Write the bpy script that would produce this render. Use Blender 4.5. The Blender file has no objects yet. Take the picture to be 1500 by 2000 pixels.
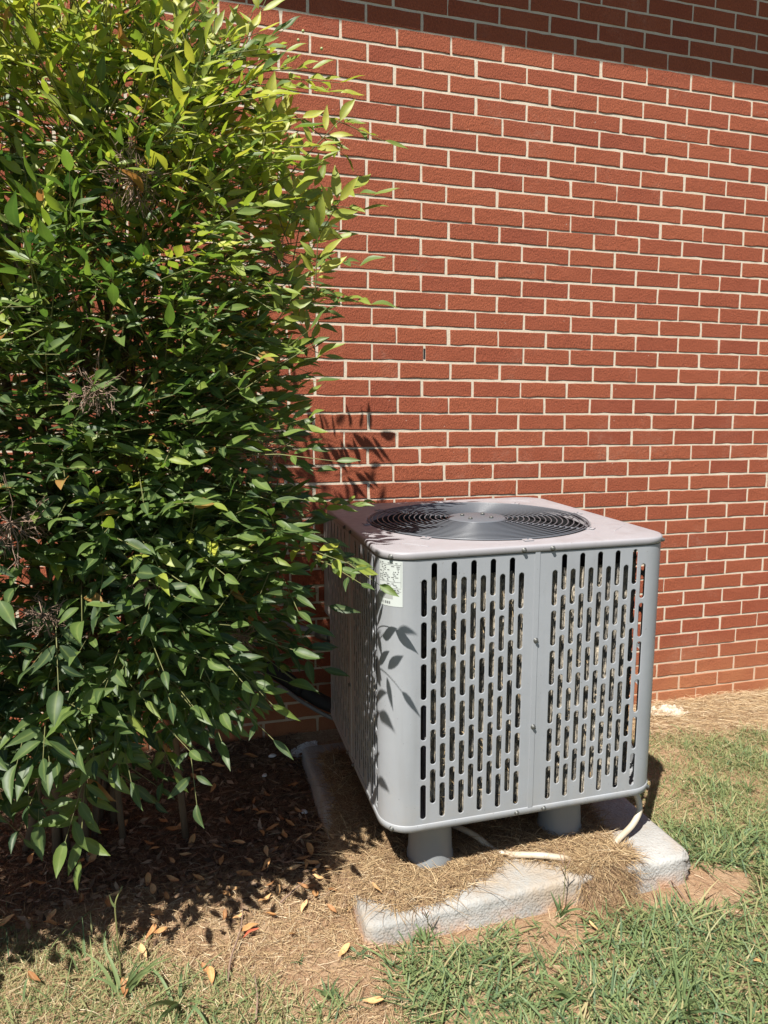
import bpy, math, random
import numpy as np
from mathutils import Vector, Matrix

rng = np.random.default_rng(11)
random.seed(11)
scene = bpy.context.scene
COL = scene.collection

# ------------------------------------------------------------------ camera
CAM = np.array([-0.80753, -2.67586, 1.29598])
CM = np.array([[0.961607664, -0.274427939, -0.0000807833973],
               [-0.034332933, -0.120012052, -0.992178591],
               [0.272271831, 0.954089311, -0.124826425]])   # rows: right, down, forward
FPX = 1387.0
cd = bpy.data.cameras.new('camera')
cd.sensor_fit = 'VERTICAL'; cd.sensor_height = 36.0; cd.sensor_width = 27.0
cd.lens = FPX * 36.0 / 2000.0
cd.clip_start = 0.05; cd.clip_end = 500.0
cam = bpy.data.objects.new('camera', cd); COL.objects.link(cam)
mw = Matrix.Identity(4)
for i in range(3):
    mw[i][0] = CM[0][i]; mw[i][1] = -CM[1][i]; mw[i][2] = -CM[2][i]; mw[i][3] = CAM[i]
cam.matrix_world = mw
scene.camera = cam

# ------------------------------------------------------------------ light
SUN = np.array([0.45, 0.51, -1.0])                # the way the sunlight travels
el = math.atan2(1.0, math.hypot(0.45, 0.51))
w = bpy.data.worlds.new('World'); scene.world = w; w.use_nodes = True
nt = w.node_tree
sky = nt.nodes.new('ShaderNodeTexSky'); sky.sky_type = 'NISHITA'; sky.sun_disc = False
sky.sun_elevation = el; sky.sun_rotation = math.atan2(-0.45, -0.51)
sky.dust_density = 0.3; sky.air_density = 1.1; sky.ozone_density = 3.0
bg = nt.nodes['Background']; bg.inputs['Strength'].default_value = 0.05
nt.links.new(sky.outputs[0], bg.inputs[0])
sl = bpy.data.lights.new('sun', 'SUN'); sl.energy = 5.0; sl.angle = math.radians(0.53); sl.color = (1.0, 0.965, 0.91)
so = bpy.data.objects.new('sun', sl); COL.objects.link(so)
so.location = (-3, -4, 7)
so.rotation_euler = Vector(SUN).to_track_quat('-Z', 'Y').to_euler()
scene.view_settings.view_transform = 'Standard'; scene.view_settings.look = 'None'
scene.view_settings.exposure = 0.84; scene.view_settings.gamma = 1.0
scene.view_settings.use_curve_mapping = False
scene.cycles.max_bounces = 8; scene.cycles.transparent_max_bounces = 8
scene.cycles.sample_clamp_indirect = 6.0

# ------------------------------------------------------------------ helpers
def proj(X):
    q = (np.atleast_2d(X) - CAM) @ CM.T
    return np.c_[750 + FPX * q[:, 0] / q[:, 2], 1000 + FPX * q[:, 1] / q[:, 2]], q[:, 2]

def tag(o, label=None, cat=None, group=None, kind=None):
    if label: o['label'] = label
    if cat: o['category'] = cat
    if group: o['group'] = group
    if kind: o['kind'] = kind
    return o

def make_mesh(name, V, F, mats, midx=None, attrs=None, smooth=None):
    """V (n,3); F list of index lists, or an int array (m,k)."""
    me = bpy.data.meshes.new(name)
    V = np.asarray(V, dtype=np.float32)
    if isinstance(F, np.ndarray):
        m, k = F.shape
        me.vertices.add(len(V)); me.vertices.foreach_set('co', V.ravel())
        me.loops.add(m * k); me.polygons.add(m)
        me.polygons.foreach_set('loop_start', np.arange(0, m * k, k, dtype=np.int32))
        me.loops.foreach_set('vertex_index', F.astype(np.int32).ravel())
        me.update(calc_edges=True)
    else:
        me.from_pydata(V.tolist(), [], [list(map(int, f)) for f in F])
    for mt in (mats if isinstance(mats, (list, tuple)) else [mats]):
        me.materials.append(mt)
    if midx is not None:
        me.polygons.foreach_set('material_index', np.asarray(midx, dtype=np.int32))
    if attrs:
        for an, (dom, data) in attrs.items():
            a = me.attributes.new(an, 'FLOAT', dom)
            a.data.foreach_set('value', np.asarray(data, dtype=np.float32))
    n = len(me.polygons)
    if smooth is True: sm = np.ones(n, dtype=bool)
    elif smooth is None or smooth is False: sm = np.zeros(n, dtype=bool)
    else: sm = np.asarray(smooth, dtype=bool)
    me.polygons.foreach_set('use_smooth', sm)
    me.update()
    return me

def link(name, me, parent=None, loc=None, rot=None):
    o = bpy.data.objects.new(name, me); COL.objects.link(o)
    if parent is not None: o.parent = parent
    if loc is not None: o.location = loc
    if rot is not None: o.rotation_euler = rot
    return o

class MB:
    def __init__(self): self.V = []; self.F = []; self.S = []
    def add(self, V, F, smooth=False):
        b = len(self.V); self.V += [tuple(map(float, v)) for v in V]
        self.F += [[i + b for i in f] for f in F]; self.S += [smooth] * len(F)
    def box(self, x0, x1, y0, y1, z0, z1, bev=0.0):
        if bev <= 0:
            V = [(x0,y0,z0),(x1,y0,z0),(x1,y1,z0),(x0,y1,z0),(x0,y0,z1),(x1,y0,z1),(x1,y1,z1),(x0,y1,z1)]
            self.add(V, [(0,3,2,1),(4,5,6,7),(0,1,5,4),(1,2,6,5),(2,3,7,6),(3,0,4,7)])
        else:
            rings = []
            for z, i in ((z0, bev), (z0 + bev, 0), (z1 - bev, 0), (z1, bev)):
                a, b_, c, d = x0 + i, x1 - i, y0 + i, y1 - i
                e = bev
                rings.append([(a+e,c,z),(b_-e,c,z),(b_,c+e,z),(b_,d-e,z),(b_-e,d,z),(a+e,d,z),(a,d-e,z),(a,c+e,z)])
            self.loft(rings, cap=True)
    def loft(self, rings, cap=False, closed=True, smooth=False):
        n = len(rings[0]); V = [p for r in rings for p in r]; F = []
        for k in range(len(rings) - 1):
            for i in range(n if closed else n - 1):
                j = (i + 1) % n
                F.append((k*n+i, k*n+j, (k+1)*n+j, (k+1)*n+i))
        self.add(V, F, smooth)
        if cap:
            b = len(self.V) - len(V)
            self.F.append([b + i for i in range(n)][::-1]); self.S.append(False)
            self.F.append([b + (len(rings)-1)*n + i for i in range(n)]); self.S.append(False)
    def tube(self, pts, r, n=8, cap=True):
        pts = [np.array(p, float) for p in pts]
        rs = r if hasattr(r, '__len__') else [r] * len(pts)
        rings = []; up = np.array([0.31, 0.17, 0.93])
        for i, p in enumerate(pts):
            t = pts[min(i+1, len(pts)-1)] - pts[max(i-1, 0)]; t = t / (np.linalg.norm(t) + 1e-9)
            u = up - t * (up @ t)
            if np.linalg.norm(u) < 0.05: u = np.array([1., 0, 0]) - t * t[0]
            u /= np.linalg.norm(u); v = np.cross(t, u); up = u
            rings.append([tuple(p + rs[i] * (math.cos(a) * u + math.sin(a) * v)) for a in np.linspace(0, 2*math.pi, n, endpoint=False)])
        self.loft(rings, cap=cap, smooth=True)
    def lathe(self, prof, n=24, c=(0, 0, 0), cap=True):
        rings = [[(c[0] + r*math.cos(a), c[1] + r*math.sin(a), c[2] + z) for a in np.linspace(0, 2*math.pi, n, endpoint=False)] for r, z in prof]
        self.loft(rings, cap=cap, smooth=True)
    def build(self, name, mat, parent=None, loc=None, rot=None):
        return link(name, make_mesh(name, self.V, self.F, mat, smooth=self.S), parent, loc, rot)
    def mesh(self, name, mat): return make_mesh(name, self.V, self.F, mat, smooth=self.S)

def smoothstep(a, b, x):
    t = np.clip((x - a) / (b - a), 0, 1); return t * t * (3 - 2 * t)

_G = rng.random((64, 64))
def vnoise(x, y):
    xi = np.floor(x).astype(int); yi = np.floor(y).astype(int); fx = x - xi; fy = y - yi
    fx = fx*fx*(3-2*fx); fy = fy*fy*(3-2*fy)
    g = lambda a, b: _G[a % 64, b % 64]
    return (g(xi,yi)*(1-fx)+g(xi+1,yi)*fx)*(1-fy)+(g(xi,yi+1)*(1-fx)+g(xi+1,yi+1)*fx)*fy
def fbm(x, y, o=3):
    s = 0; a = .5
    for k in range(o): s = s + a * vnoise(x * 2**k + 7.3*k, y * 2**k + 3.1*k); a *= .5
    return s / (1 - .5**o)

def inpoly(x, y, P):
    x = np.asarray(x, float); y = np.asarray(y, float); r = np.zeros(x.shape, bool); n = len(P)
    for i in range(n):
        (x0, y0), (x1, y1) = P[i], P[(i+1) % n]
        c = ((y0 > y) != (y1 > y)) & (x < (x1 - x0) * (y - y0) / (y1 - y0 + 1e-12) + x0); r ^= c
    return r
def polydist(x, y, P):
    d = np.full(np.shape(x), 9.0); n = len(P)
    for i in range(n):
        a = np.array(P[i]); b = np.array(P[(i+1) % n]); e = b - a; L = e @ e + 1e-12
        t = np.clip(((x-a[0])*e[0] + (y-a[1])*e[1]) / L, 0, 1)
        d = np.minimum(d, np.hypot(x-a[0]-t*e[0], y-a[1]-t*e[1]))
    return np.where(inpoly(x, y, P), d, -d)

# ------------------------------------------------------------------ materials
def new_mat(name, base=(.5,.5,.5), rough=.6, metal=0.0, spec=.5):
    m = bpy.data.materials.new(name); m.use_nodes = True
    b = m.node_tree.nodes['Principled BSDF']
    b.inputs['Base Color'].default_value = (*base, 1); b.inputs['Roughness'].default_value = rough
    b.inputs['Metallic'].default_value = metal; b.inputs['Specular IOR Level'].default_value = spec
    return m, m.node_tree, b
def N(nt, typ, **kw):
    n = nt.nodes.new(typ)
    for k, v in kw.items(): setattr(n, k, v)
    return n
def ramp(nt, src, stops):
    r = N(nt, 'ShaderNodeValToRGB'); e = r.color_ramp.elements
    e[0].position, e[0].color = stops[0][0], (*stops[0][1], 1)
    e[1].position, e[1].color = stops[-1][0], (*stops[-1][1], 1)
    for p, c in stops[1:-1]:
        x = e.new(p); x.color = (*c, 1)
    nt.links.new(src, r.inputs[0]); return r.outputs[0]
def noise(nt, scale, detail=4, rough=.6, vec=None, stretch=None):
    n = N(nt, 'ShaderNodeTexNoise'); n.inputs['Scale'].default_value = scale
    n.inputs['Detail'].default_value = detail; n.inputs['Roughness'].default_value = rough
    if vec is None:
        vec = N(nt, 'ShaderNodeNewGeometry').outputs['Position']
    if stretch:
        mp = N(nt, 'ShaderNodeMapping'); mp.inputs['Scale'].default_value = stretch
        nt.links.new(vec, mp.inputs[0]); vec = mp.outputs[0]
    nt.links.new(vec, n.inputs['Vector']); return n.outputs['Fac']
def mix(nt, fac, a, b, mode='MIX'):
    m = N(nt, 'ShaderNodeMix', data_type='RGBA', blend_type=mode)
    for k, v in ((0, fac), (6, a), (7, b)):
        if isinstance(v, (int, float)): m.inputs[k].default_value = v
        elif isinstance(v, tuple): m.inputs[k].default_value = (*v, 1)
        else: nt.links.new(v, m.inputs[k])
    return m.outputs[2]
def math_n(nt, op, a, b=0.0, clamp=False):
    m = N(nt, 'ShaderNodeMath', operation=op, use_clamp=clamp)
    for k, v in ((0, a), (1, b)):
        if isinstance(v, (int, float)): m.inputs[k].default_value = v
        else: nt.links.new(v, m.inputs[k])
    return m.outputs[0]
def maprange(nt, v, a, b, c=0.0, d=1.0):
    m = N(nt, 'ShaderNodeMapRange'); nt.links.new(v, m.inputs[0])
    for k, x in ((1, a), (2, b), (3, c), (4, d)): m.inputs[k].default_value = x
    return m.outputs[0]
def bump(nt, b, h, strength, dist):
    n = N(nt, 'ShaderNodeBump'); n.inputs['Strength'].default_value = strength; n.inputs['Distance'].default_value = dist
    nt.links.new(h, n.inputs['Height'])
    prev = b.inputs['Normal'].links
    if prev: nt.links.new(prev[0].from_socket, n.inputs['Normal'])
    nt.links.new(n.outputs[0], b.inputs['Normal'])
def attr(nt, name): 
    a = N(nt, 'ShaderNodeAttribute'); a.attribute_name = name; return a.outputs['Fac']
def posz(nt):
    s = N(nt, 'ShaderNodeSeparateXYZ'); nt.links.new(N(nt, 'ShaderNodeNewGeometry').outputs['Position'], s.inputs[0]); return s.outputs

# brick
M_brick, nt, b = new_mat('brick', rough=.9, spec=.2)
tint = attr(nt, 'tint')
c = ramp(nt, tint, [(0, (.235,.062,.038)), (.35, (.33,.086,.044)), (.7, (.375,.104,.050)), (1, (.42,.125,.060))])
g = noise(nt, 260, 3, .7, stretch=(1.0, 1.0, .45))
c = mix(nt, maprange(nt, g, .35, .7), mix(nt, .5, c, (.075,.020,.014)), c)
blot = noise(nt, 9, 3, .55)
c = mix(nt, maprange(nt, blot, .45, .8, 0, .35), c, (.33,.10,.055))
smear = math_n(nt, 'MULTIPLY', maprange(nt, noise(nt, 2.3, 5, .7), .56, .72), maprange(nt, noise(nt, 55, 4, .7), .40, .65))
c = mix(nt, math_n(nt, 'MULTIPLY', smear, .30), c, (.50,.32,.24))
sp = noise(nt, 70, 1, .5)
c = mix(nt, maprange(nt, sp, .775, .80, 0, .8), c, (.50,.34,.26))
z = posz(nt)['Z']
dirt = math_n(nt, 'MULTIPLY', maprange(nt, z, .34, .02), maprange(nt, noise(nt, 6, 4, .6), .25, .65, .45, 1.0))
c = mix(nt, math_n(nt, 'MULTIPLY', dirt, .75), c, (.46,.20,.09))
nt.links.new(c, b.inputs['Base Color'])
bump(nt, b, noise(nt, 230, 3, .7, stretch=(1.0, 1.0, .5)), 1.0, .004)
bump(nt, b, noise(nt, 28, 3, .6), .35, .003)

# mortar
M_mortar, nt, b = new_mat('mortar', rough=.95, spec=.15)
c = mix(nt, noise(nt, 14, 4), (.52,.44,.33), (.69,.61,.49))
c = mix(nt, maprange(nt, noise(nt, 300, 2), .4, .75, 0, .5), c, (.40,.31,.22))
dirt = maprange(nt, posz(nt)['Z'], .36, .0)
c = mix(nt, math_n(nt, 'MULTIPLY', dirt, .6), c, (.50,.27,.14))
nt.links.new(c, b.inputs['Base Color'])
bump(nt, b, noise(nt, 120, 4, .7), .7, .002)

# painted sheet metal of the cabinet
def paint(name, col, rough=.42):
    m, nt, b = new_mat(name, col, rough, spec=.5)
    n = noise(nt, 5, 4)
    c = mix(nt, maprange(nt, n, .35, .7), tuple(x*.95 for x in col), tuple(x*1.04 for x in col))
    st = noise(nt, 22, 3, .6, stretch=(1, 1, .09))
    c = mix(nt, maprange(nt, st, .53, .75, 0, .45), c, tuple(x*.74 + y for x, y in zip(col, (.02, .015, .005))))
    dust = math_n(nt, 'MULTIPLY', maprange(nt, posz(nt)['Z'], .42, .19), maprange(nt, noise(nt, 17, 5, .7), .38, .68))
    c = mix(nt, math_n(nt, 'MULTIPLY', dust, .26), c, (.34,.28,.20))
    sp = noise(nt, 150, 1)
    c = mix(nt, maprange(nt, sp, .745, .79, 0, .6), c, (.10,.085,.07))
    nt.links.new(c, b.inputs['Base Color'])
    nt.links.new(maprange(nt, noise(nt, 30, 4), .3, .7, rough-.07, rough+.13), b.inputs['Roughness'])
    bump(nt, b, noise(nt, 900, 1), .05, .0004)
    bump(nt, b, noise(nt, 7, 3, .5), .22, .006)
    return m
M_panel = paint('grey_painted_steel', (.305,.316,.330))
M_lid = paint('grey_lid_paint', (.335,.318,.328), .38)
M_foot = new_mat('grey_plastic', (.21,.222,.226), .5)[0]
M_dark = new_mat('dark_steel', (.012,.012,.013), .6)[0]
M_wire = new_mat('grille_wire', (.105,.113,.127), .33)[0]
M_hub = new_mat('hub_plate', (.115,.125,.14), .45)[0]
M_blade = new_mat('fan_blade', (.20,.20,.21), .45)[0]
M_screw = new_mat('zinc_screw', (.13,.13,.12), .45, .5)[0]
M_base = paint('base_pan_paint', (.315,.326,.34))
M_coil, nt, b = new_mat('coil_fins', rough=.6)
c = ramp(nt, math_n(nt, 'ADD', math_n(nt, 'MULTIPLY', noise(nt, 26, 4, .7), .55), math_n(nt, 'MULTIPLY', noise(nt, 420, 2, .6, stretch=(1, 1, .05)), .45)), [(.34, (.03,.028,.026)), (.46, (.13,.12,.105)), (.58, (.44,.38,.29)), (.8, (.66,.58,.44))])
nt.links.new(c, b.inputs['Base Color'])
bump(nt, b, noise(nt, 260, 3, .7), .8, .003)
M_label, nt, b = new_mat('label_paper', (.52,.55,.52), .5)
M_ink = new_mat('label_ink', (.10,.10,.10), .6)[0]
M_inklite = new_mat('label_ink_grey', (.34,.35,.33), .6)[0]

# concrete pad
M_pad, nt, b = new_mat('pad_concrete', rough=.92, spec=.2)
c = mix(nt, maprange(nt, noise(nt, 5, 5, .65), .3, .7), (.27,.262,.24), (.42,.41,.385))
c = mix(nt, maprange(nt, noise(nt, 180, 3, .7), .50, .72, 0, .5), c, (.36,.31,.25))
c = mix(nt, maprange(nt, noise(nt, 3.4, 6, .7), .48, .66, 0, .7), c, (.36,.27,.18))
c = mix(nt, maprange(nt, noise(nt, 60, 5, .8), .56, .70, 0, .5), c, (.20,.17,.14))
zz = posz(nt)['Z']
c = mix(nt, math_n(nt, 'MULTIPLY', maprange(nt, zz, .045, -.005), maprange(nt, noise(nt, 11, 5, .7), .40, .62)), c, (.50,.27,.14))
nt.links.new(c, b.inputs['Base Color'])
vo = N(nt, 'ShaderNodeTexVoronoi'); vo.inputs['Scale'].default_value = 170; vo.feature = 'SMOOTH_F1'
nt.links.new(N(nt, 'ShaderNodeNewGeometry').outputs['Position'], vo.inputs['Vector'])
bump(nt, b, vo.outputs['Distance'], .6, .0035)
bump(nt, b, noise(nt, 40, 4, .65), .5, .006)

# soil
M_soil, nt, b = new_mat('red_clay_soil', rough=.97, spec=.1)
c = ramp(nt, noise(nt, 7, 6, .7), [(.28, (.27,.145,.08)), (.5, (.38,.225,.13)), (.72, (.48,.33,.205))])
c = mix(nt, maprange(nt, noise(nt, 160, 4, .75), .42, .7, 0, .75), c, (.50,.37,.23))
c = mix(nt, maprange(nt, noise(nt, 90, 4, .75), .58, .75, 0, .8), c, (.12,.075,.045))
# dark leaf mould in the bed under the shrub
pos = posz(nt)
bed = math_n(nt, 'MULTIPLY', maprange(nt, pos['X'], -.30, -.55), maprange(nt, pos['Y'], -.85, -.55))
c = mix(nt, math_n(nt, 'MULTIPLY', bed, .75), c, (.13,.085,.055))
far = math_n(nt, 'MAXIMUM', maprange(nt, pos['Y'], -1.75, -2.1), math_n(nt, 'MAXIMUM', maprange(nt, pos['X'], 2.2, 2.6), maprange(nt, pos['X'], -1.9, -2.3)))
c = mix(nt, far, c, mix(nt, maprange(nt, noise(nt, 12, 5, .7), .3, .7), (.085,.092,.055), (.145,.14,.10)))
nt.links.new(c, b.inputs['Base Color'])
bump(nt, b, noise(nt, 70, 6, .75), 1.0, .012)

def blade_mat(name, stops, rough=.6, trans=.25):
    m, nt, b = new_mat(name, rough=rough, spec=.25)
    c = ramp(nt, attr(nt, 'tint'), stops)
    nt.links.new(c, b.inputs['Base Color'])
    t = N(nt, 'ShaderNodeBsdfTranslucent'); nt.links.new(c, t.inputs['Color'])
    ms = N(nt, 'ShaderNodeMixShader'); ms.inputs[0].default_value = trans
    nt.links.new(b.outputs[0], ms.inputs[1]); nt.links.new(t.outputs[0], ms.inputs[2])
    nt.links.new(ms.outputs[0], nt.nodes['Material Output'].inputs[0]); return m
M_grass = blade_mat('green_grass', [(0, (.42,.35,.18)), (.2, (.34,.325,.15)), (.45, (.215,.262,.098)), (.75, (.155,.222,.092)), (1, (.105,.16,.08))], .5, .3)
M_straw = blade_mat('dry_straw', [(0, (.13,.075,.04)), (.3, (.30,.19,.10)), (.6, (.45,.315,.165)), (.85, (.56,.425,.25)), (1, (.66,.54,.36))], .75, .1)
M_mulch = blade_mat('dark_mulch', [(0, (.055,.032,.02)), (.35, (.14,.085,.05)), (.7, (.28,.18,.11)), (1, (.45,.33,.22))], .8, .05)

# leaves of the shrub: 'age' 0 old dark .. 1 new growth, 'rib' 1 on the midrib
def leaf_mat(name, stops, tstops, gloss=.48):
    m, nt, b = new_mat(name, rough=gloss, spec=.5)
    a = attr(nt, 'age')
    c = ramp(nt, a, stops)
    rib = math_n(nt, 'POWER', attr(nt, 'rib'), 7.0)
    c = mix(nt, math_n(nt, 'MULTIPLY', rib, .45), c, (.30,.36,.10))
    c = mix(nt, maprange(nt, noise(nt, 60, 2), .55, .8, 0, .35), c, (.10,.10,.03))
    nt.links.new(c, b.inputs['Base Color'])
    t = N(nt, 'ShaderNodeBsdfTranslucent'); nt.links.new(ramp(nt, a, tstops), t.inputs['Color'])
    ms = N(nt, 'ShaderNodeMixShader'); ms.inputs[0].default_value = .36
    nt.links.new(b.outputs[0], ms.inputs[1]); nt.links.new(t.outputs[0], ms.inputs[2])
    nt.links.new(ms.outputs[0], nt.nodes['Material Output'].inputs[0]); return m
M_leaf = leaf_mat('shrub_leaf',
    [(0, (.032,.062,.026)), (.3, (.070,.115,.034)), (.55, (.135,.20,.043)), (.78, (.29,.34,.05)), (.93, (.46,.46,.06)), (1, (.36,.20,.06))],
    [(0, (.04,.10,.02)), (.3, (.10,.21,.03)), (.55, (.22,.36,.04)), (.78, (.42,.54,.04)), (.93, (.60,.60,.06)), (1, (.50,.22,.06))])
M_dead = None
M_fallen, nt, b = new_mat('fallen_leaf', rough=.6, spec=.3)
c = ramp(nt, attr(nt, 'age'), [(0, (.22,.095,.04)), (.3, (.42,.20,.075)), (.6, (.58,.31,.12)), (.85, (.66,.42,.20)), (1, (.42,.09,.045))])
c = mix(nt, math_n(nt, 'MULTIPLY', math_n(nt, 'POWER', attr(nt, 'rib'), 6.0), .4), c, (.62,.45,.25))
c = mix(nt, maprange(nt, noise(nt, 120, 3), .5, .75, 0, .5), c, (.20,.085,.04))
nt.links.new(c, b.inputs['Base Color'])
M_cane, nt, b = new_mat('cane_bark', rough=.85, spec=.2)
c = mix(nt, noise(nt, 40, 4, .7, stretch=(1,1,.2)), (.075,.05,.032), (.24,.17,.11))
nt.links.new(c, b.inputs['Base Color']); bump(nt, b, noise(nt, 90, 4, .7, stretch=(1,1,.15)), .8, .004)
M_twig = new_mat('green_twig', (.17,.17,.06), .6)[0]
M_drytwig = new_mat('dry_twig', (.26,.17,.12), .8)[0]
M_berry = new_mat('green_berry', (.36,.40,.16), .4)[0]
M_rubber = new_mat('black_foam', (.012,.012,.014), .75)[0]
M_conduit = new_mat('grey_conduit', (.18,.18,.18), .55)[0]
M_box = new_mat('beige_box', (.33,.29,.25), .6)[0]
M_pvc, nt, b = new_mat('cream_vinyl', rough=.45)
c = mix(nt, maprange(nt, noise(nt, 9, 4), .35, .7), (.50,.45,.36), (.42,.31,.19))
nt.links.new(c, b.inputs['Base Color'])
M_white = new_mat('white_sheet', (.72,.71,.69), .7)[0]
M_torn, nt, b = new_mat('torn_sheet', rough=.8)
c = mix(nt, maprange(nt, noise(nt, 26, 4), .4, .65), (.56,.50,.41), (.40,.28,.18))
nt.links.new(c, b.inputs['Base Color'])
M_eave = new_mat('white_eave_paint', (.70,.69,.66), .5)[0]

# ------------------------------------------------------------------ ground
PX0, PX1, PY0, PY1 = -.405, .557, -1.112, -.115      # the concrete pad
def ground_h(x, y):
    h = .012 * (fbm(x*5+3, y*5) - .5) + .02 * (fbm(x*1.3+9, y*1.3) - .5)
    h = h + .075 * smoothstep(-.55, -.03, y) * smoothstep(.15, -.25, x)   # mulch banked up to the wall
    h = h + .012 * smoothstep(.3, 1.0, x) * smoothstep(-.45, -.05, y)
    inpad = np.minimum(np.minimum(x-PX0, PX1-x), np.minimum(y-PY0, PY1-y))
    h = h * smoothstep(.03, -.12, inpad) - .02 * smoothstep(-.01, .05, inpad)
    return h * (np.abs(x) < 6) * (np.abs(y) < 6)
fine_x = np.arange(-2.6, 2.8, .03); fine_y = np.arange(-2.6, .06, .03)
gx = np.r_[[-60, -25, -10, -5, -3.4], fine_x, [3.4, 5, 10, 25, 60]]
gy = np.r_[[-60, -25, -10, -5, -3.4], fine_y, [.5, 3, 12, 60]]
GX, GY = np.meshgrid(gx, gy)
V = np.c_[GX.ravel(), GY.ravel(), ground_h(GX, GY).ravel()]
nx = len(gx); ny = len(gy)
I = (np.arange(ny-1)[:, None] * nx + np.arange(nx-1)[None, :]).ravel()
o = link('ground', make_mesh('ground', V, np.c_[I, I+1, I+nx+1, I+nx], M_soil, smooth=True))
tag(o, kind='structure')

# ------------------------------------------------------------------ brick wall
RH, CP, J = 0.06655, 0.2127, 0.0092
SHIFT = {0:.0065,1:.0012,2:-.0037,7:-.0042,8:-.0066,11:-.0028,12:-.0053,15:.0143,16:.0081,17:.0142,18:.0174,
         20:.0112,22:.0097,24:-.0043,28:-.0067,32:-.0025,36:-.0177,38:-.0173,40:-.0115}
bld = bpy.data.objects.new('brick_building', None); COL.objects.link(bld); bld.location = (0, 0, 0)
tag(bld, 'red brick building wall with pale mortar joints behind the grey cooling unit', 'building')
XL, XR = -4.2, 5.2
mb = MB()
# mortar bed: a finely divided sheet, a couple of millimetres behind the brick faces
mx = np.arange(XL, XR + .01, .05); mz = np.arange(-.3, 3.74, .02)
MX, MZ = np.meshgrid(mx, mz)
MY = .0026 + .0016 * (fbm(MX*9, MZ*22) - .5)
nx_ = len(mx); I = (np.arange(len(mz)-1)[:, None] * nx_ + np.arange(nx_-1)[None, :]).ravel()
link('mortar', make_mesh('mortar', np.c_[MX.ravel(), MY.ravel(), MZ.ravel()], np.c_[I, I+1, I+nx_+1, I+nx_], M_mortar, smooth=True), bld)
mb = MB(); mb.box(XL, XR, .10, .30, -.3, 3.74); mb.build('inner_wall', M_mortar, bld)

def brick_proto(k):
    r = np.random.default_rng(100 + k)
    hx, hz, dp = (CP - J) / 2, (RH - J) / 2, .085
    nu, nv = 7, 3
    U = np.linspace(-1, 1, nu); W = np.linspace(-1, 1, nv)
    per = [(u, -1) for u in U] + [(1, w_) for w_ in W[1:]] + [(u, 1) for u in U[::-1][1:]] + [(-1, w_) for w_ in W[::-1][1:-1]]
    per = np.array(per); n = len(per)
    jit = r.normal(0, .0006, (n, 2))
    P = np.c_[per[:, 0]*hx + jit[:, 0], per[:, 1]*hz + jit[:, 1]]
    ins = .0012 + np.abs(r.normal(0, .0007, n))
    depth1 = .0010 + np.abs(r.normal(0, .0006, n))
    if k % 5 == 0:                                     # a chipped arris
        i = r.integers(0, n); ins[i] += .0025; depth1[i] += .002; ins[(i+1) % n] += .001
    inner = np.c_[P[:, 0] - np.sign(per[:, 0])*(np.abs(per[:, 0]) == 1)*ins, P[:, 1] - np.sign(per[:, 1])*(np.abs(per[:, 1]) == 1)*ins]
    V = [(0, r.normal(0, .0003), 0)]
    V += [(x, r.normal(0, .00025), z_) for x, z_ in inner]
    V += [(x, d, z_) for (x, z_), d in zip(P, depth1)]
    V += [(x, dp, z_) for x, z_ in P]
    F = []
    for i in range(n):
        j = (i+1) % n
        F.append((0, 1+i, 1+j)); F.append((1+i, 1+n+i, 1+n+j, 1+j)); F.append((1+n+i, 1+2*n+i, 1+2*n+j, 1+n+j))
    return np.array(V), F
NPROTO = 14
protos = [brick_proto(k) for k in range(NPROTO)]
tints = np.clip(np.r_[.32, .42, np.linspace(.50, .80, NPROTO-2)], 0, 1)
brick_me = [make_mesh('brick', v, f, M_brick, attrs={'tint': ('FACE', [tints[k]]*len(f))}) for k, (v, f) in enumerate(protos)]
bricks = []
for k in range(-3, 57):
    row = 40 - k
    sh = SHIFT.get(row, rng.normal(0, .006))
    off = 0.0 if row % 2 == 0 else .5
    zc = (k + .5) * RH + rng.normal(0, .0007)
    for i in range(int(XL/CP) - 1, int(XR/CP) + 1):
        xc = (i + off + .5) * CP + sh + rng.normal(0, .0012)
        if xc < XL + .1 or xc > XR - .1: continue
        bricks.append((xc, zc, int(rng.integers(0, NPROTO)), float(np.clip(rng.normal(0, .0006), -.0012, .0008)), rng.normal(0, .002), rng.normal(0, .0025)))
BX = np.array([[b_[0], 0, b_[1]] for b_ in bricks])
uv, dep = proj(BX)
# the bricks that show largest: in frame, clear of shrub and cabinet, nearest first
vis = (uv[:, 0] > -30) & (uv[:, 0] < 1530) & (uv[:, 1] > -20) & (uv[:, 1] < 1400) & (dep > .1) & (BX[:, 2] > .0)
hid = ((uv[:, 0] < 560) & (uv[:, 1] > 330)) | ((uv[:, 0] > 660) & (uv[:, 0] < 1290) & (uv[:, 1] > 985)) | ((uv[:, 0] < 480) & (uv[:, 1] > 100))
score = np.where(vis & ~hid, 1/dep**2, 0)
order = np.argsort(-score); singles = set(order[:300].tolist())
aV, aF, aT, nb = [], [], [], 0
for idx, (xc, zc, pk, dy, ry, rz) in enumerate(bricks):
    if idx in singles and score[idx] > 0:
        link('brick', brick_me[pk], bld, (xc, dy, zc), (0, ry, rz))
    else:
        v, f = protos[pk]
        cz, sz = math.cos(ry), math.sin(ry)
        vv = np.c_[v[:, 0]*cz + v[:, 2]*sz + xc, v[:, 1] + v[:, 0]*rz + dy, -v[:, 0]*sz + v[:, 2]*cz + zc]
        aV.append(vv); aF += [tuple(i + nb for i in q) for q in f]; aT += [tints[pk]]*len(f); nb += len(v)
o = link('brick_courses', make_mesh('brick_courses', np.vstack(aV), aF, M_brick, attrs={'tint': ('FACE', aT)}), bld)
o['kind'] = 'stuff'
mb = MB(); mb.box(.1168, .1242, .0012, .02, 1.543, 1.583); mb.build('weep_hole', M_dark, bld)
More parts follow.
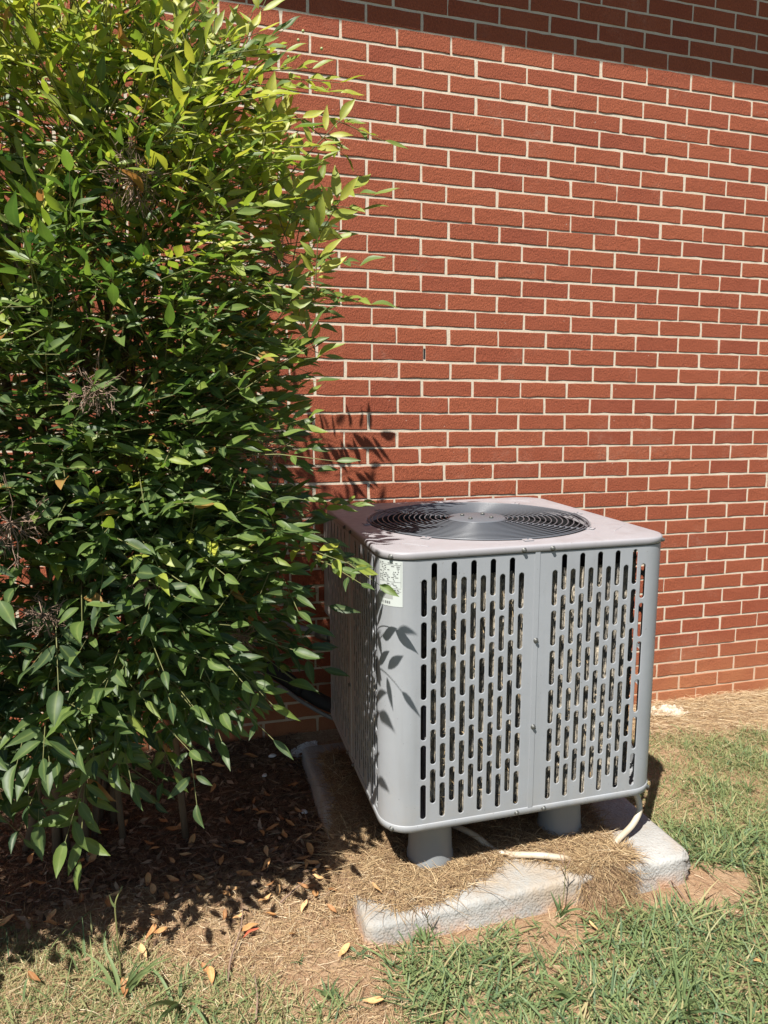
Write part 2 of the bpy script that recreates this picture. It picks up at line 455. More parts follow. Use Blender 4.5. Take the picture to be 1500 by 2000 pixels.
# roof overhang above the picture: its lower front edge throws the shade on the top courses
D, ZE = .50, 3.706
mb = MB(); mb.box(XL-.3, XR+.3, -D+.03, .10, ZE+.05, ZE+.07); mb.build('soffit', M_eave, bld)
mb = MB(); mb.box(XL-.3, XR+.3, -D, -D+.026, ZE, ZE+.18); mb.build('fascia', M_eave, bld)
mb = MB()
mb.add([(XL-.3,-D-.04,ZE+.185),(XR+.3,-D-.04,ZE+.185),(XR+.3,3.0,ZE+1.3),(XL-.3,3.0,ZE+1.3),(XL-.3,-D-.04,ZE+.20),(XR+.3,-D-.04,ZE+.20),(XR+.3,3.0,ZE+1.32),(XL-.3,3.0,ZE+1.32)],
       [(0,3,2,1),(4,5,6,7),(0,1,5,4),(1,2,6,5),(2,3,7,6),(3,0,4,7)])
mb.build('roof', M_dark, bld)

# ------------------------------------------------------------------ concrete pad
def pad_top(x, y):
    t = .074 + .006*(x-PX0)/(PX1-PX0) - .014*smoothstep(-.5, -1.1, y)*smoothstep(.2, -.4, x)
    return t + .006*(fbm(x*6, y*6) - .5)
def rounded(hw, hd, r, n=10, m=24):
    P = []
    for (cx, cy, a0), (ex, ey) in zip(((hw-r, hd-r, 0), (-hw+r, hd-r, 90), (-hw+r, -hd+r, 180), (hw-r, -hd+r, 270)),
                                      ((-1, 0), (0, -1), (1, 0), (0, 1))):
        for k in range(n+1):
            a = math.radians(a0 + 90*k/n); P.append((cx + r*math.cos(a), cy + r*math.sin(a)))
        L = 2*((hw if ex else hd) - r); sx, sy = P[-1]
        for k in range(1, m): P.append((sx + ex*L*k/m, sy + ey*L*k/m))
    return np.array(P)
pc = np.array([(PX0+PX1)/2, (PY0+PY1)/2]); O = rounded((PX1-PX0)/2, (PY1-PY0)/2, .022, 6, 44)
rings = []
nrm = np.roll(O, -1, 0) - np.roll(O, 1, 0); nrm = np.c_[nrm[:, 1], -nrm[:, 0]]; nrm /= np.linalg.norm(nrm, axis=1)[:, None]
for s in np.linspace(.02, .955, 26):
    q = O*s + pc; rings.append(np.c_[q, pad_top(q[:, 0], q[:, 1])])
for a in np.linspace(10, 90, 6):
    a = math.radians(a); q = O - nrm*.017*(1-math.sin(a)) + pc
    rings.append(np.c_[q, pad_top(q[:, 0], q[:, 1]) - .017*(1-math.cos(a))])
for zt in (.7, .4, .1, -.3, -.8):
    q = O + nrm*(.004*(1-zt) + (.006*(fbm(O[:, 0]*18+5*zt, O[:, 1]*18)-.5) + .004*(fbm(O[:, 0]*70+9*zt, O[:, 1]*70)-.5))[:, None]) + pc
    q0 = O + pc
    rings.append(np.c_[q, (pad_top(q0[:, 0], q0[:, 1]) - .017)*zt])
mb = MB(); mb.loft([[tuple(p) for p in r] for r in rings], smooth=True)
mb.F.append(list(range(len(O)))[::-1]); mb.S.append(True)
for i in range(len(mb.V)):                              # broken front right corner
    x, y, z_ = mb.V[i]; d = math.hypot(x-PX1, y-PY0)
    if d < .04: mb.V[i] = (x - (.04-d)*.4*random.random(), y + (.04-d)*.4*random.random(), z_ - (.04-d)*.25*random.random())
o = mb.build('concrete_pad', M_pad)
tag(o, 'weathered pale concrete slab with stucco texture under the grey cooling unit', 'slab')

# ------------------------------------------------------------------ air conditioner
UW, UR, UH = .8365, .0817, .754
UB = Vector((.0842, -.6160, .2440)); US = .9758
ac = bpy.data.objects.new('air_conditioner', None); COL.objects.link(ac)
Rz = Matrix.Rotation(-.0143, 3, 'Z'); Ry = Matrix.Rotation(-.0129, 3, 'Y'); Rx = Matrix.Rotation(.033, 3, 'X')
ac.matrix_world = Matrix.Translation(UB) @ (Rz @ Ry @ Rx).to_4x4() @ Matrix.Scale(US, 4)
tag(ac, 'square grey outdoor air conditioner with slotted side panels and round top fan grille', 'air conditioner')
hw = UW/2
FLAT = hw - UR

def slot_panel():
    """A sheet that runs from the middle of one side round the rear-of-+x/-y corner to the middle of the next,
    built flat in (s, z) and then wrapped round the corner."""
    V, F, S = [], [], []
    arc = UR*math.pi/2
    def wrap(s, z, d):            # s from 0 at the centre of the front (y=-hw) towards +x; d = depth inwards
        if s <= FLAT: return (s, -hw + d, z)
        if s <= FLAT + arc:
            a = (s-FLAT)/UR; return (FLAT + (UR-d)*math.sin(a), -FLAT - (UR-d)*math.cos(a), z)
        return (hw - d, -FLAT + (s-FLAT-arc), z)
    def quad(ps, sm=False):
        b_ = len(V); V.extend(ps); F.append(list(range(b_, b_+len(ps)))); S.append(sm)
    Z0, Z1 = .021, UH + .004
    p, hwid, L, pit = .0271, .0077, .0985, .113
    cols1 = [.0550 + p*i for i in range(11)]; cols2 = [.0430 + p*i for i in range(11)]
    end = 2*(FLAT) + arc
    cols = [(s, i) for i, s in enumerate(cols1)] + [(end - s, i) for i, s in enumerate(cols2)]
    edges = []
    angs = [0, 22, 45, 67.5, 90, 112.5, 135, 158, 180]
    for s0, i in cols:
        bot = .036 if i % 2 == 0 else .078
        sl = [(bot + pit*k, bot + pit*k + L) for k in range(6)]
        cuts = [Z0] + [(sl[k][1]+sl[k+1][0])/2 for k in range(5)] + [Z1]
        for k in range(6):
            za, zb = cuts[k], cuts[k+1]; zt = sl[k][1]-hwid; zbt = sl[k][0]+hwid
            outer, core = [], []
            for top in (True, False):
                cz = zt if top else zbt
                lim = (zb - cz) if top else (cz - za)
                thc = math.degrees(math.atan2(lim, p/2))
                aa = sorted(set([0, thc*.5, thc, (thc+90)/2, 90, (270-thc)/2, 180-thc, 180-thc*.5, 180]))
                for a in aa:
                    a2 = math.radians(a); dx, dz = math.cos(a2), math.sin(a2)
                    t = min((p/2)/abs(dx) if abs(dx) > 1e-6 else 9, lim/dz if dz > 1e-6 else 9)
                    sg = 1 if top else -1
                    outer.append((s0 + sg*dx*t, cz + sg*dz*t)); core.append((sg*dx, sg*dz, cz))
            n = len(outer)
            rr = [(hwid+.0018, 0), (hwid+.0004, .0005), (hwid, .0018)]
            ring = [[wrap(x, z_, 0) for x, z_ in outer]] + [[wrap(s0 + dx*r_, cz + dz*r_, d) for dx, dz, cz in core] for r_, d in rr]
            for a in range(len(ring)-1):
                for q in range(n):
                    q2 = (q+1) % n
                    quad([ring[a][q], ring[a][q2], ring[a+1][q2], ring[a+1][q]], False)
    # plain strips: seam strip at the start, corner, seam strip at the end
    def strip(sa, sb, n, sm=False, d0=0, d1=0):
        zs = np.linspace(Z0, Z1, 2)
        b_ = len(V)
        for k in range(n+1):
            s = sa + (sb-sa)*k/n; d = d0 + (d1-d0)*k/n
            for z_ in zs: V.append(wrap(s, z_, d))
        for k in range(n):
            F.append([b_+2*k, b_+2*k+2, b_+2*k+3, b_+2*k+1]); S.append(sm)
    first = cols1[0]-p/2; last = cols1[-1]+p/2; first2 = cols2[0]-p/2; last2 = cols2[-1]+p/2
    strip(.0095, first, 1)
    strip(-.0060, .0080, 1, d0=-.0022, d1=-.0022)      # lapped flange over the neighbouring sheet
    strip(.0080, .0095, 1, d0=-.0022, d1=0)
    strip(-.0060, -.0058, 1, d0=.0005, d1=-.0022)
    strip(last, FLAT, 1)
    strip(FLAT, FLAT+arc, 20, True)
    strip(FLAT+arc, end-last2, 1)
    strip(end-first2, end+.0058, 1)
    return make_mesh('louver_panel', V, F, M_panel, smooth=S)
pm = slot_panel()
for k in range(4):
    link('louver_panel', pm, ac, (0, 0, 0), (0, 0, math.pi/2*k))

# base pan with its raised rim
mb = MB()
O = rounded(hw+.0015, hw+.0015, UR+.0015, 14, 6)
rg = []
for z_, g_ in ((.012, -.06), (.002, -.012), (.0, -.004), (.002, 0), (.0195, .0004), (.0215, -.0012), (.0205, -.004)):
    q = O*(1 + g_/hw); rg.append([(x, y, z_) for x, y in q])
mb.loft(rg, smooth=True); mb.F.append(list(range(len(O)))[::-1]); mb.S.append(False)
mb.build('base_pan', M_base, ac)

# lid with the round opening
LZ = UH + .019; RG = .3512
O = rounded(hw+.0035, hw+.0035, UR+.0035, 14, 14)
ang = np.arctan2(O[:, 1], O[:, 0])
C = np.c_[np.cos(ang), np.sin(ang)]
mb = MB()
rg = [[(x*.985, y*.985, LZ-.022) for x, y in C*RG], [(x, y, LZ-.010) for x, y in C*(RG-.002)], [(x, y, LZ-.002) for x, y in C*RG], [(x, y, LZ+.0006) for x, y in C*(RG+.004)], [(x, y, LZ+.0006) for x, y in C*(RG+.010)], [(x, y, LZ-.0004) for x, y in C*(RG+.016)]]
for f_ in (.5,): rg.append([(x, y, LZ) for x, y in (C*(RG+.016))*(1-f_) + O*(.985)*f_])
for a in (0, 30, 60, 90):
    a = math.radians(a); q = O*(1 - .006*(1-math.sin(a))/hw); rg.append([(x, y, LZ - .006*(1-math.cos(a))) for x, y in q])
rg.append([(x, y, UH+.001) for x, y in O]); rg.append([(x*.9965, y*.9965, UH) for x, y in O])
mb.loft(rg, smooth=True)
gap = MB(); Og = rounded(hw+.0009, hw+.0009, UR+.0009, 14, 2)  # black band standing in for the shadow gap under the lid lip
gap.loft([[(x, y, z_) for x, y in Og] for z_ in (UH-.0022, UH+.002)])
gap.build('lid_shadow_band', M_dark, ac)
lid = mb.build('top_cover', M_lid, ac)
lid.data.polygons.foreach_set('use_smooth', [True]*len(lid.data.polygons))
# embossed creases near the corners
for cx, cy, a in ((-.31, -.33, -48), (.31, .33, -48), (.335, -.275, 42), (-.335, .275, 42)):
    mb = MB(); mb.box(-.040, .040, -.0022, .0022, -.002, .0012, .0007)
    mb.build('crease', M_lid, lid, (cx, cy, LZ), (0, 0, math.radians(a)))

# fan guard
mb = MB()
radii = np.r_[np.linspace(.098, RG-.016, 15), RG-.006]
prof = lambda r: LZ + .001 + .003*(1-(r/RG)**2)
for r_ in radii:
    nseg = 84; tube = []
    rings = []
    for a in np.linspace(0, 2*math.pi, nseg, endpoint=False):
        rings.append([((r_ + .0019*math.cos(t))*math.cos(a), (r_ + .0019*math.cos(t))*math.sin(a), prof(r_) + .0019*math.sin(t)) for t in np.linspace(0, 2*math.pi, 6, endpoint=False)])
    rings.append(rings[0]); mb.loft(rings, smooth=True)
guard = mb.build('fan_grille', M_wire, ac)
for k in range(8):
    a = 2*math.pi*k/8 + .0; ca, sa = math.cos(a), math.sin(a); mb = MB()
    pts = [(r_*ca, r_*sa, prof(r_) - .0042) for r_ in np.linspace(.07, RG-.004, 8)] + [((RG+.012)*ca, (RG+.012)*sa, LZ+.0035)]
    mb.tube(pts, .0027, 6); mb.build('spoke', M_wire, guard)
    mb = MB(); mb.box(-.010, .010, -.014, .014, 0, .0025, .0008)
    mb.build('clip', M_lid, guard, ((RG+.012)*ca, (RG+.012)*sa, LZ+.0008), (0, 0, a))
mb = MB()
mb.lathe([(.001, prof(.0)+.003), (.060, prof(.0)+.003), (.064, prof(.0)+.0015), (.088, prof(.09)+.0025), (.0925, prof(.09)), (.0925, prof(.09)-.008)], 48, cap=False)
hubp = mb.build('hub_plate', M_hub, ac)
for k in range(4):
    a = math.pi/4 + k*math.pi/2; mb = MB(); mb.lathe([(.007, 0), (.007, .004), (.004, .006), (.0005, .006)], 8)
    mb.build('bolt', M_screw, hubp, (.05*math.cos(a), .05*math.sin(a), prof(0)+.003))
# motor, fan
mb = MB(); mb.lathe([(.001, LZ-.165), (.065, LZ-.165), (.075, LZ-.15), (.075, LZ-.03), (.065, LZ-.008), (.001, LZ-.008)], 32); mb.build('motor', M_dark, ac)
fan = MB(); fan.lathe([(.001, LZ-.205), (.05, LZ-.205), (.055, LZ-.2), (.055, LZ-.17), (.001, LZ-.17)], 24); fan = fan.build('fan', M_dark, ac)
for k in range(3):
    mb = MB(); rings = []
    for r_ in np.linspace(.06, .325, 9):
        wd = .34 + .28*(r_-.06)/.265 ; rr = []
        for t in np.linspace(-1, 1, 7):
            a = 2*math.pi*k/3 + .5 + t*wd + .5*(r_-.06); zz_ = LZ - .16 + .045*t*(1-.25*r_/.325) + .006*(1-t*t)
            rr.append((r_*math.cos(a), r_*math.sin(a), zz_))
        rings.append(rr)
    mb.loft(rings, closed=False, smooth=True)
    mb.loft([[(x, y, z_-.002) for x, y, z_ in r] for r in rings], closed=False, smooth=True)
    mb.build('blade', M_blade, fan)
# inner shroud ring under the lid, compartment wall in the front left corner
mb = MB(); mb.lathe([(RG-.004, LZ-.02), (RG-.010, LZ-.10), (RG-.004, LZ-.13)], 48, cap=False); mb.build('shroud', M_dark, ac)
mb = MB()
cb = [(-hw+.03, -hw+.03), (-.330, -hw+.015), (-.300, -hw+.05), (-.300, -.21), (-hw+.03, -.21)]
mb.loft([[(x, y, .03) for x, y in cb], [(x, y, UH-.01) for x, y in cb]], cap=True); mb.build('control_compartment', M_dark, ac)

# finned coil: a U of close upright fins with tube runs, standing inside the panels
def coil_path():
    P = []
    i, r_ = hw - .024, .165
    P.append((-.292, -i))
    P.append((i-r_, -i))
    for k in range(1, 9):
        a = math.radians(-90 + 90*k/8); P.append((i-r_+r_*math.cos(a), -i+r_+r_*math.sin(a)))
    P.append((i, i-r_))
    for k in range(1, 9):
        a = math.radians(90*k/8); P.append((i-r_+r_*math.cos(a), i-r_+r_*math.sin(a)))
    P.append((-i+r_, i))
    for k in range(1, 9):
        a = math.radians(90 + 90*k/8); P.append((-i+r_+r_*math.cos(a), i-r_+r_*math.sin(a)))
    P.append((-i, -.19))
    return np.array(P)
P = coil_path(); seg = np.linalg.norm(np.diff(P, axis=0), axis=1); cum = np.r_[0, np.cumsum(seg)]
ss = np.arange(0, cum[-1], .0042); cx = np.interp(ss, cum, P[:, 0]); cy = np.interp(ss, cum, P[:, 1])
tx = np.gradient(cx); ty = np.gradient(cy); ln = np.hypot(tx, ty); ox, oy = ty/ln, -tx/ln
nz = 60; zs = np.linspace(.022, UH-.055, nz)
S_, Z_ = np.meshgrid(np.arange(len(ss)), np.arange(nz))
amp = np.where(S_ % 2 == 0, .003, -.003) + .003*rng.normal(0, .6, S_.shape) + .006*(fbm(S_*.08, Z_*.4)-.5)
V = np.c_[(cx[S_] + ox[S_]*amp).ravel(), (cy[S_] + oy[S_]*amp).ravel(), (zs[Z_] + rng.normal(0, .001, S_.shape)).ravel()]
n_ = len(ss); I = (np.arange(nz-1)[:, None]*n_ + np.arange(n_-1)[None, :]).ravel()
coil = link('coil', make_mesh('coil', V, np.c_[I, I+1, I+n_+1, I+n_], M_coil), ac)
# grass clippings caught in the fins
cl = MB()
for k in range(420):
    s = random.random()*.66*1.15; i = min(int(s/.0042), len(ss)-2); z_ = .03 + (random.random()**1.5)*(UH-.14)
    p0 = np.array([cx[i]+ox[i]*.007, cy[i]+oy[i]*.007, z_]); d = np.array([random.gauss(0,.010), random.gauss(0,.003), random.gauss(0,.012)])
    wv = np.array([.0011, 0, .0006])
    cl.add([p0-wv, p0+wv, p0+d+wv*.4, p0+d-wv*.4], [(0,1,2,3)])
o = link('caught_grass', make_mesh('caught_grass', cl.V, cl.F, M_straw, attrs={'tint': ('FACE', rng.random(len(cl.F))*.5+.45)}), ac); o['kind'] = 'stuff'

# riser feet
mb = MB()
mb.lathe([(.058, -.0), (.0585, -.004), (.0600, -.030), (.0590, -.032), (.0648, -.140), (.0678, -.148), (.0685, -.158), (.0685, -.176)], 32, cap=True)
fm = mb.mesh('riser_foot', M_foot)
for fx, fy in ((-.252, -.296), (.176, -.278), (-.252, .30), (.20, .30)):
    link('riser_foot', fm, ac, (fx, fy, .001))

# screws
mb = MB()
mb.lathe([(.0075, 0), (.0075, .0014), (.0052, .0016), (.0052, .0060), (.0044, .0068), (.0005, .0068)], 6)
smesh = mb.mesh('screw', M_screw)
def screw(x, z_, side=0, out=.0005):
    # on the side facing -y before rotation by side*90 degrees
    e = hw + out
    if abs(x) <= FLAT: px, py, a = x, -e, 0
    else:
        a = math.copysign(math.radians(45), x); px = math.copysign(FLAT, x) + (UR+out)*math.sin(a); py = -FLAT - (UR+out)*math.cos(a)
    m = Matrix.Rotation(side*math.pi/2, 4, 'Z') @ Matrix.Translation((px, py, z_)) @ Matrix.Rotation(a, 4, 'Z') @ Matrix.Rotation(math.pi/2, 4, 'X')
    s = bpy.data.objects.new('screw', smesh); COL.objects.link(s); s.parent = ac; s.matrix_local = m
for side in range(4):
    screw(-.040, UH+.007, side, .0035); screw(.043, UH+.007, side, .0035)
    screw(-.040, .011, side, .002); screw(.043, .011, side, .002)
    screw(-hw, UH+.006, side, .0035); screw(-hw, .009, side, .002)
    screw(.002, .51, side, .0026); screw(.002, .262, side, .0026)

# rating label wrapped round the front left corner
def on_corner(s, z_, d):          # s along the skin, 0 at the start of the flat front, negative round the corner
    if s >= 0: return (-FLAT + s, -hw - d, z_)
    a = s/UR
    return (-FLAT + (UR+d)*math.sin(a), -FLAT - (UR+d)*math.cos(a), z_)
def wrapped(s0, s1, z0, z1, d, mat, name, parent, n=8):
    V = []; F = []
    for k in range(n+1):
        for z_ in (z0, z1): V.append(on_corner(s0 + (s1-s0)*k/n, z_, d))
    for k in range(n): F.append((2*k, 2*k+2, 2*k+3, 2*k+1))
    return V, F
ls0, ls1, lz0, lz1 = -.108, -.034, .630, .749
V, F = wrapped(ls0, ls1, lz0, lz1, .0007, None, '', None, 12)
lab = link('rating_label', make_mesh('rating_label', V, F, M_label, smooth=True), ac)
lab['label'] = 'white rating label with rows of small black print'
inkV, inkF = [], []
def ink(s0, s1, z0, z1, n=2):
    v, f = wrapped(s0, s1, z0, z1, .0011, None, '', None, n); b_ = len(inkV); inkV.extend(v); inkF.extend([[i+b_ for i in q] for q in f])
W_ = ls1 - ls0
for fz in (.085, .46, .60, .67): ink(ls0+.003, ls1-.004, lz1-fz*.119-.0004, lz1-fz*.119+.0004, 8)
ink(ls0+.0025, ls0+.0032, lz0+.004, lz1-.003); ink(ls1-.0045, ls1-.0038, lz0+.05, lz1-.003)
rl = random.Random(3)
for k, fz in enumerate((.05, .12, .16, .20, .24, .28, .32, .36, .40, .43, .50, .535, .57, .63, .645, .70, .72)):
    s = ls0 + .005
    while s < ls1 - .012:
        L_ = rl.uniform(.002, .010)
        if not (fz > .1 and .45 < (s-ls0)/W_ < .55) and rl.random() < .75: ink(s, min(s+L_, ls1-.006), lz1-fz*.119-.0011, lz1-fz*.119+.0009)
        s += L_ + rl.uniform(.0015, .006)
for k in range(22):                                   # bar code
    s = ls0 + .010 + k*.0014
    if rl.random() < .7: ink(s, s+.0009, lz0+.006, lz0+.013, 1)
for k in range(14):                                   # ring of the approval mark
    a0, a1 = 2*math.pi*k/14, 2*math.pi*(k+1)/14
    c_s, c_z = ls0 + .50*W_, lz1 - .535*.119
    pts = [on_corner(c_s + r_*math.cos(a), c_z + r_*math.sin(a), .0012) for a, r_ in ((a0,.0034),(a1,.0034),(a1,.0043),(a0,.0043))]
    b_ = len(inkV); inkV.extend(pts); inkF.append([b_, b_+1, b_+2, b_+3])
link('label_print', make_mesh('label_print', inkV, inkF, M_ink), lab)
bV, bF = wrapped(ls0+.004, ls0+.048, lz0+.019, lz0+.036, .0010, None, '', None, 6)
link('grey_box_print', make_mesh('grey_box_print', bV, bF, M_inklite), lab)

# ------------------------------------------------------------------ things around the unit
def spline(P, n=8):
    P = [np.array(p, float) for p in P]; out = []
    Q = [2*P[0]-P[1]] + P + [2*P[-1]-P[-2]]
    for i in range(1, len(Q)-2):
        for k in range(n):
            t = k/n
            out.append(.5*((2*Q[i]) + (-Q[i-1]+Q[i+1])*t + (2*Q[i-1]-5*Q[i]+4*Q[i+1]-Q[i+2])*t*t + (-Q[i-1]+3*Q[i]-3*Q[i+1]+Q[i+2])*t**3))
    out.append(P[-1]); return out
mb = MB()
mb.tube(spline([(-.10,-.72,.085), (-.055,-.819,.098), (-.017,-.885,.098), (.012,-.930,.082), (.042,-.960,.078), (.085,-.992,.088), (.13,-1.018,.094), (.188,-1.040,.088), (.235,-1.045,.070), (.335,-1.025,.072), (.378,-1.006,.093), (.437,-.990,.122), (.468,-.975,.160), (.455,-.955,.21), (.40,-.92,.25)]), .0088, 12)
o = mb.build('drain_hose', M_pvc)
tag(o, 'cream plastic hose curling over the slab half buried in straw beneath the unit', 'hose')
mb = MB()
pp = spline([(-1.1,-.07,.80), (-.80,-.09,.56), (-.511,-.11,.372), (-.40,-.115,.285), (-.285,-.165,.225), (-.18,-.26,.245)])
mb.tube([tuple(p + np.array([0, 0, .012])) for p in pp], .027, 14)
line = mb.build('refrigerant_line', M_rubber)
tag(line, 'black foam wrapped pipe slanting down behind the shrub to the cooling unit', 'pipe')
mb = MB(); mb.tube([tuple(p + np.array([.0, -.030, -.026])) for p in pp], .0075, 8); mb.build('bare_tube', M_conduit, line)
mb = MB(); mb.tube([tuple(pp[22] + np.array([0, 0, .012])), tuple(pp[24] + np.array([0, 0, .012]))],   .0292, 14); mb.build('tape_band', M_rubber, line)
mb = MB()
mb.tube(spline([(-.62,-.03,.78), (-.52,-.06,.62), (-.43,-.09,.545), (-.365,-.145,.53), (-.30,-.235,.525)]), .0125, 10)
cond = mb.build('electrical_conduit', M_conduit)
tag(cond, 'thin grey conduit curving from the brick wall into the left rear of the unit', 'conduit')
mb = MB(); mb.tube([(-.345,-.172,.528), (-.31,-.222,.525)], .019, 10); mb.build('connector', M_screw, cond)
mb = MB(); mb.box(-.288, -.15, -.085, -.003, .56, .93, .004)
dis = mb.build('disconnect_box', M_box)
tag(dis, 'beige metal electrical box on the brick wall behind the left rear of the unit', 'electrical box')
mb = MB(); mb.box(-.292, -.146, -.092, -.0855, .70, .934, .002); mb.build('box_cover', M_box, dis)

# crumpled sheets
def crumple(name, cx, cy, sx, sy, amp, rot, mat, label, cat, seed):
    r = np.random.default_rng(seed); n, m = 22, 14
    u = np.linspace(-1, 1, n); v = np.linspace(-1, 1, m); U, W = np.meshgrid(u, v)
    rad = 1 + .35*(fbm(U*2+seed, W*2)-.5)
    X = U*sx*rad; Y = W*sy*rad*(1-.3*np.abs(U))
    c_, s_ = math.cos(rot), math.sin(rot)
    XX = cx + X*c_ - Y*s_; YY = cy + X*s_ + Y*c_
    Z = ground_h(XX, YY) + .006 + amp*np.abs(fbm(U*3.2+seed, W*3.2+2)-.45)*2*(1-.6*np.maximum(np.abs(U), np.abs(W))**3) + amp*.06*r.normal(0, .35, U.shape)
    I = (np.arange(m-1)[:, None]*n + np.arange(n-1)[None, :]).ravel()
    o = link(name, make_mesh(name, np.c_[XX.ravel(), YY.ravel(), Z.ravel()], np.c_[I, I+1, I+n+1, I+n], mat))
    md = o.modifiers.new('t', 'SOLIDIFY'); md.thickness = .002
    tag(o, label, cat); return o
crumple('torn_fabric', 1.235, -.115, .085, .05, .05, -.25, M_torn, 'torn pale scrap of ground cloth poking out of the straw by the wall', 'cloth scrap', 3)
crumple('crumpled_wrapper', -.385, -.075, .055, .02, .022, .25, M_white, 'crumpled whitish wrapper lying in deep shade at the wall behind the unit', 'litter', 8)
for i, (x, y, s, lb) in enumerate(((-.52,-.16,.012,'small white chip on the dark mulch left of the slab corner'), (-.56,-.26,.009,'tiny pale pebble on shaded mulch farthest from the slab'), (-.455,-.475,.011,'white pebble beside the left edge of the slab'))):
    mb = MB(); mb.lathe([(.001,0),(s*.8,s*.1),(s,s*.35),(s*.6,s*.75),(.001,s*.8)], 7, cap=False)
    for k in range(len(mb.V)):
        a = mb.V[k]; mb.V[k] = (a[0]*1.4+random.gauss(0,s*.1), a[1]+random.gauss(0,s*.1), a[2])
    tag(mb.build('pebble', M_white, None, (x, y, float(ground_h(np.array(x), np.array(y)))+.010), (0, 0, i)), lb, 'pebble')

# ------------------------------------------------------------------ ribbons (grass, straw)
def ribbons(base, direc, side, L, W, bend, tint, name, mat, nseg=3, label=None, kind='stuff'):
    """many thin tapered strips: base (n,3), unit direction, unit side vector, droop along -z or given bend vector."""
    n = len(base); V = np.zeros((n, 2*nseg+1, 3))
    for k in range(nseg):
        t = k/nseg; p = base + direc*(L*t)[:, None] + bend*(L*t*t)[:, None]
        wk = W*(1 - .75*t**2)/2
        V[:, 2*k] = p - side*wk[:, None]; V[:, 2*k+1] = p + side*wk[:, None]
    V[:, 2*nseg] = base + direc*L[:, None] + bend*L[:, None]
    tri = []
    for k in range(nseg-1):
        tri += [(2*k, 2*k+1, 2*k+3), (2*k, 2*k+3, 2*k+2)]
    tri.append((2*nseg-2, 2*nseg-1, 2*nseg)); tri = np.array(tri)
    F = (tri[None] + (np.arange(n)*(2*nseg+1))[:, None, None]).reshape(-1, 3)
    T = np.repeat(tint, len(tri))
    o = link(name, make_mesh(name, V.reshape(-1, 3), F, mat, attrs={'tint': ('FACE', T)}))
    if kind: o['kind'] = kind
    if label: o['label'] = label
    return o
def unit(v): return v/np.linalg.norm(v, axis=-1, keepdims=True)

def lawn(x, y):
    """density 0..1 of living grass"""
    n = fbm(x*4+1, y*4+2) - .5; n2 = fbm(x*11, y*11) - .5
    right = smoothstep(-.04, .06, -.255 - .25*(x-1.057) - y + .10*n) * smoothstep(.56, .66, x + .09*n)
    front = smoothstep(-.03, .06, -1.165 - y + .10*n + .05*n2) * smoothstep(-.42, -.34, x + .1*n)
    soilp = 1 - smoothstep(1.25, .75, np.hypot((x-.565)/.15, (y+1.14)/.085) + .8*n)
    soilq = 1 - .9*smoothstep(1.2, .7, np.hypot((x-.03)/.12, (y+1.22)/.05) + .8*n)
    line = -.733 - .66*(x+1.31)
    left = smoothstep(-.05, .08, line - y + .16*n + .06*n2) * smoothstep(-.52, -.62, x + .12*n)
    tuft = smoothstep(.6, .3, np.hypot((x+.50)/.09, (y+1.27)/.05))*.7 + smoothstep(.8, .3, np.hypot((x+.30)/.08, (y+1.16)/.05))*.8
    far = (x > 1.6) | (y < -1.9) | (x < -1.7)
    d = np.clip(np.maximum.reduce([right, front, left, tuft]) * soilp * soilq, 0, 1)
    return d * np.where(x < -.5, 1.0, .45 + .55*smoothstep(.30, .52, fbm(x*7+4, y*7+9)))
COVER = [(-.36,-.20),(-.36,-.55),(-.405,-.64),(-.445,-.74),(-.450,-.96),(-.400,-1.0),(-.345,-1.045),(-.315,-1.088),(-.22,-1.085),(-.12,-1.055),(-.04,-1.025),(.05,-.975),(.11,-1.005),(.17,-1.05),(.20,-1.10),(.195,-1.20),(.285,-1.20),(.355,-1.12),(.385,-1.05),(.375,-.985),(.395,-.90),(.42,-.75),(.42,-.20)]
def heap(x, y):
    d = polydist(x, y, COVER) + .022*(fbm(x*22, y*22)-.5)
    t = np.where(d > 0, np.minimum(d*.35, .013), 0)*(.5+.9*fbm(x*9+2, y*9))*(1-1.0*np.exp(-(((x+.165)/.095)**2+((y+.895)/.095)**2)))
    lo = np.maximum(smoothstep(-1.085, -1.165, y), smoothstep(-.388, -.445, x))
    base = pad_top(np.clip(x, PX0, PX1), np.clip(y, PY0, PY1))*(1-lo) + lo*.006
    return d, base + t

def scatter(n, x0, x1, y0, y1):
    return rng.uniform(x0, x1, n), rng.uniform(y0, y1, n)
def onpad(x, y, m=.0): return (x > PX0-m) & (x < PX1+m) & (y > PY0-m) & (y < PY1+m)

# mound of thatch on the pad
hx_ = np.arange(-.48, .45, .011); hy_ = np.arange(-1.26, -.18, .011); HX, HY = np.meshgrid(hx_, hy_)
d_, hz_ = heap(HX, HY); hz_ = hz_ + .004*(fbm(HX*60, HY*60)-.5)
keep = d_ > 0
I = (np.arange(len(hy_)-1)[:, None]*len(hx_) + np.arange(len(hx_)-1)[None, :])
ok = keep[:-1, :-1] & keep[1:, :-1] & keep[:-1, 1:] & keep[1:, 1:]
I = I[ok]
o = link('thatch_heap', make_mesh('thatch_heap', np.c_[HX.ravel(), HY.ravel(), (hz_-.001).ravel()], np.c_[I, I+1, I+len(hx_)+1, I+len(hx_)], M_mulch, attrs={'tint': ('FACE', np.full(len(I), .6))}, smooth=True))
tag(o, kind='stuff')
x, y = scatter(66000, -.48, .45, -1.26, -.18)
xe, ye = scatter(9000, .17, .40, -1.26, -1.04); x = np.r_[x, xe]; y = np.r_[y, ye]
d_, h_ = heap(x, y); k = d_ > -.006 - .02*(rng.random(len(x)) < .06); x, y, h_ = x[k], y[k], h_[k]
k = (y < -.66) | (rng.random(len(x)) < .35) | (x < -.28) | (x > .35); x, y, h_ = x[k], y[k], h_[k]
n = len(x); a = rng.uniform(0, 2*np.pi, n); el_ = np.abs(rng.normal(.0, .28, n))
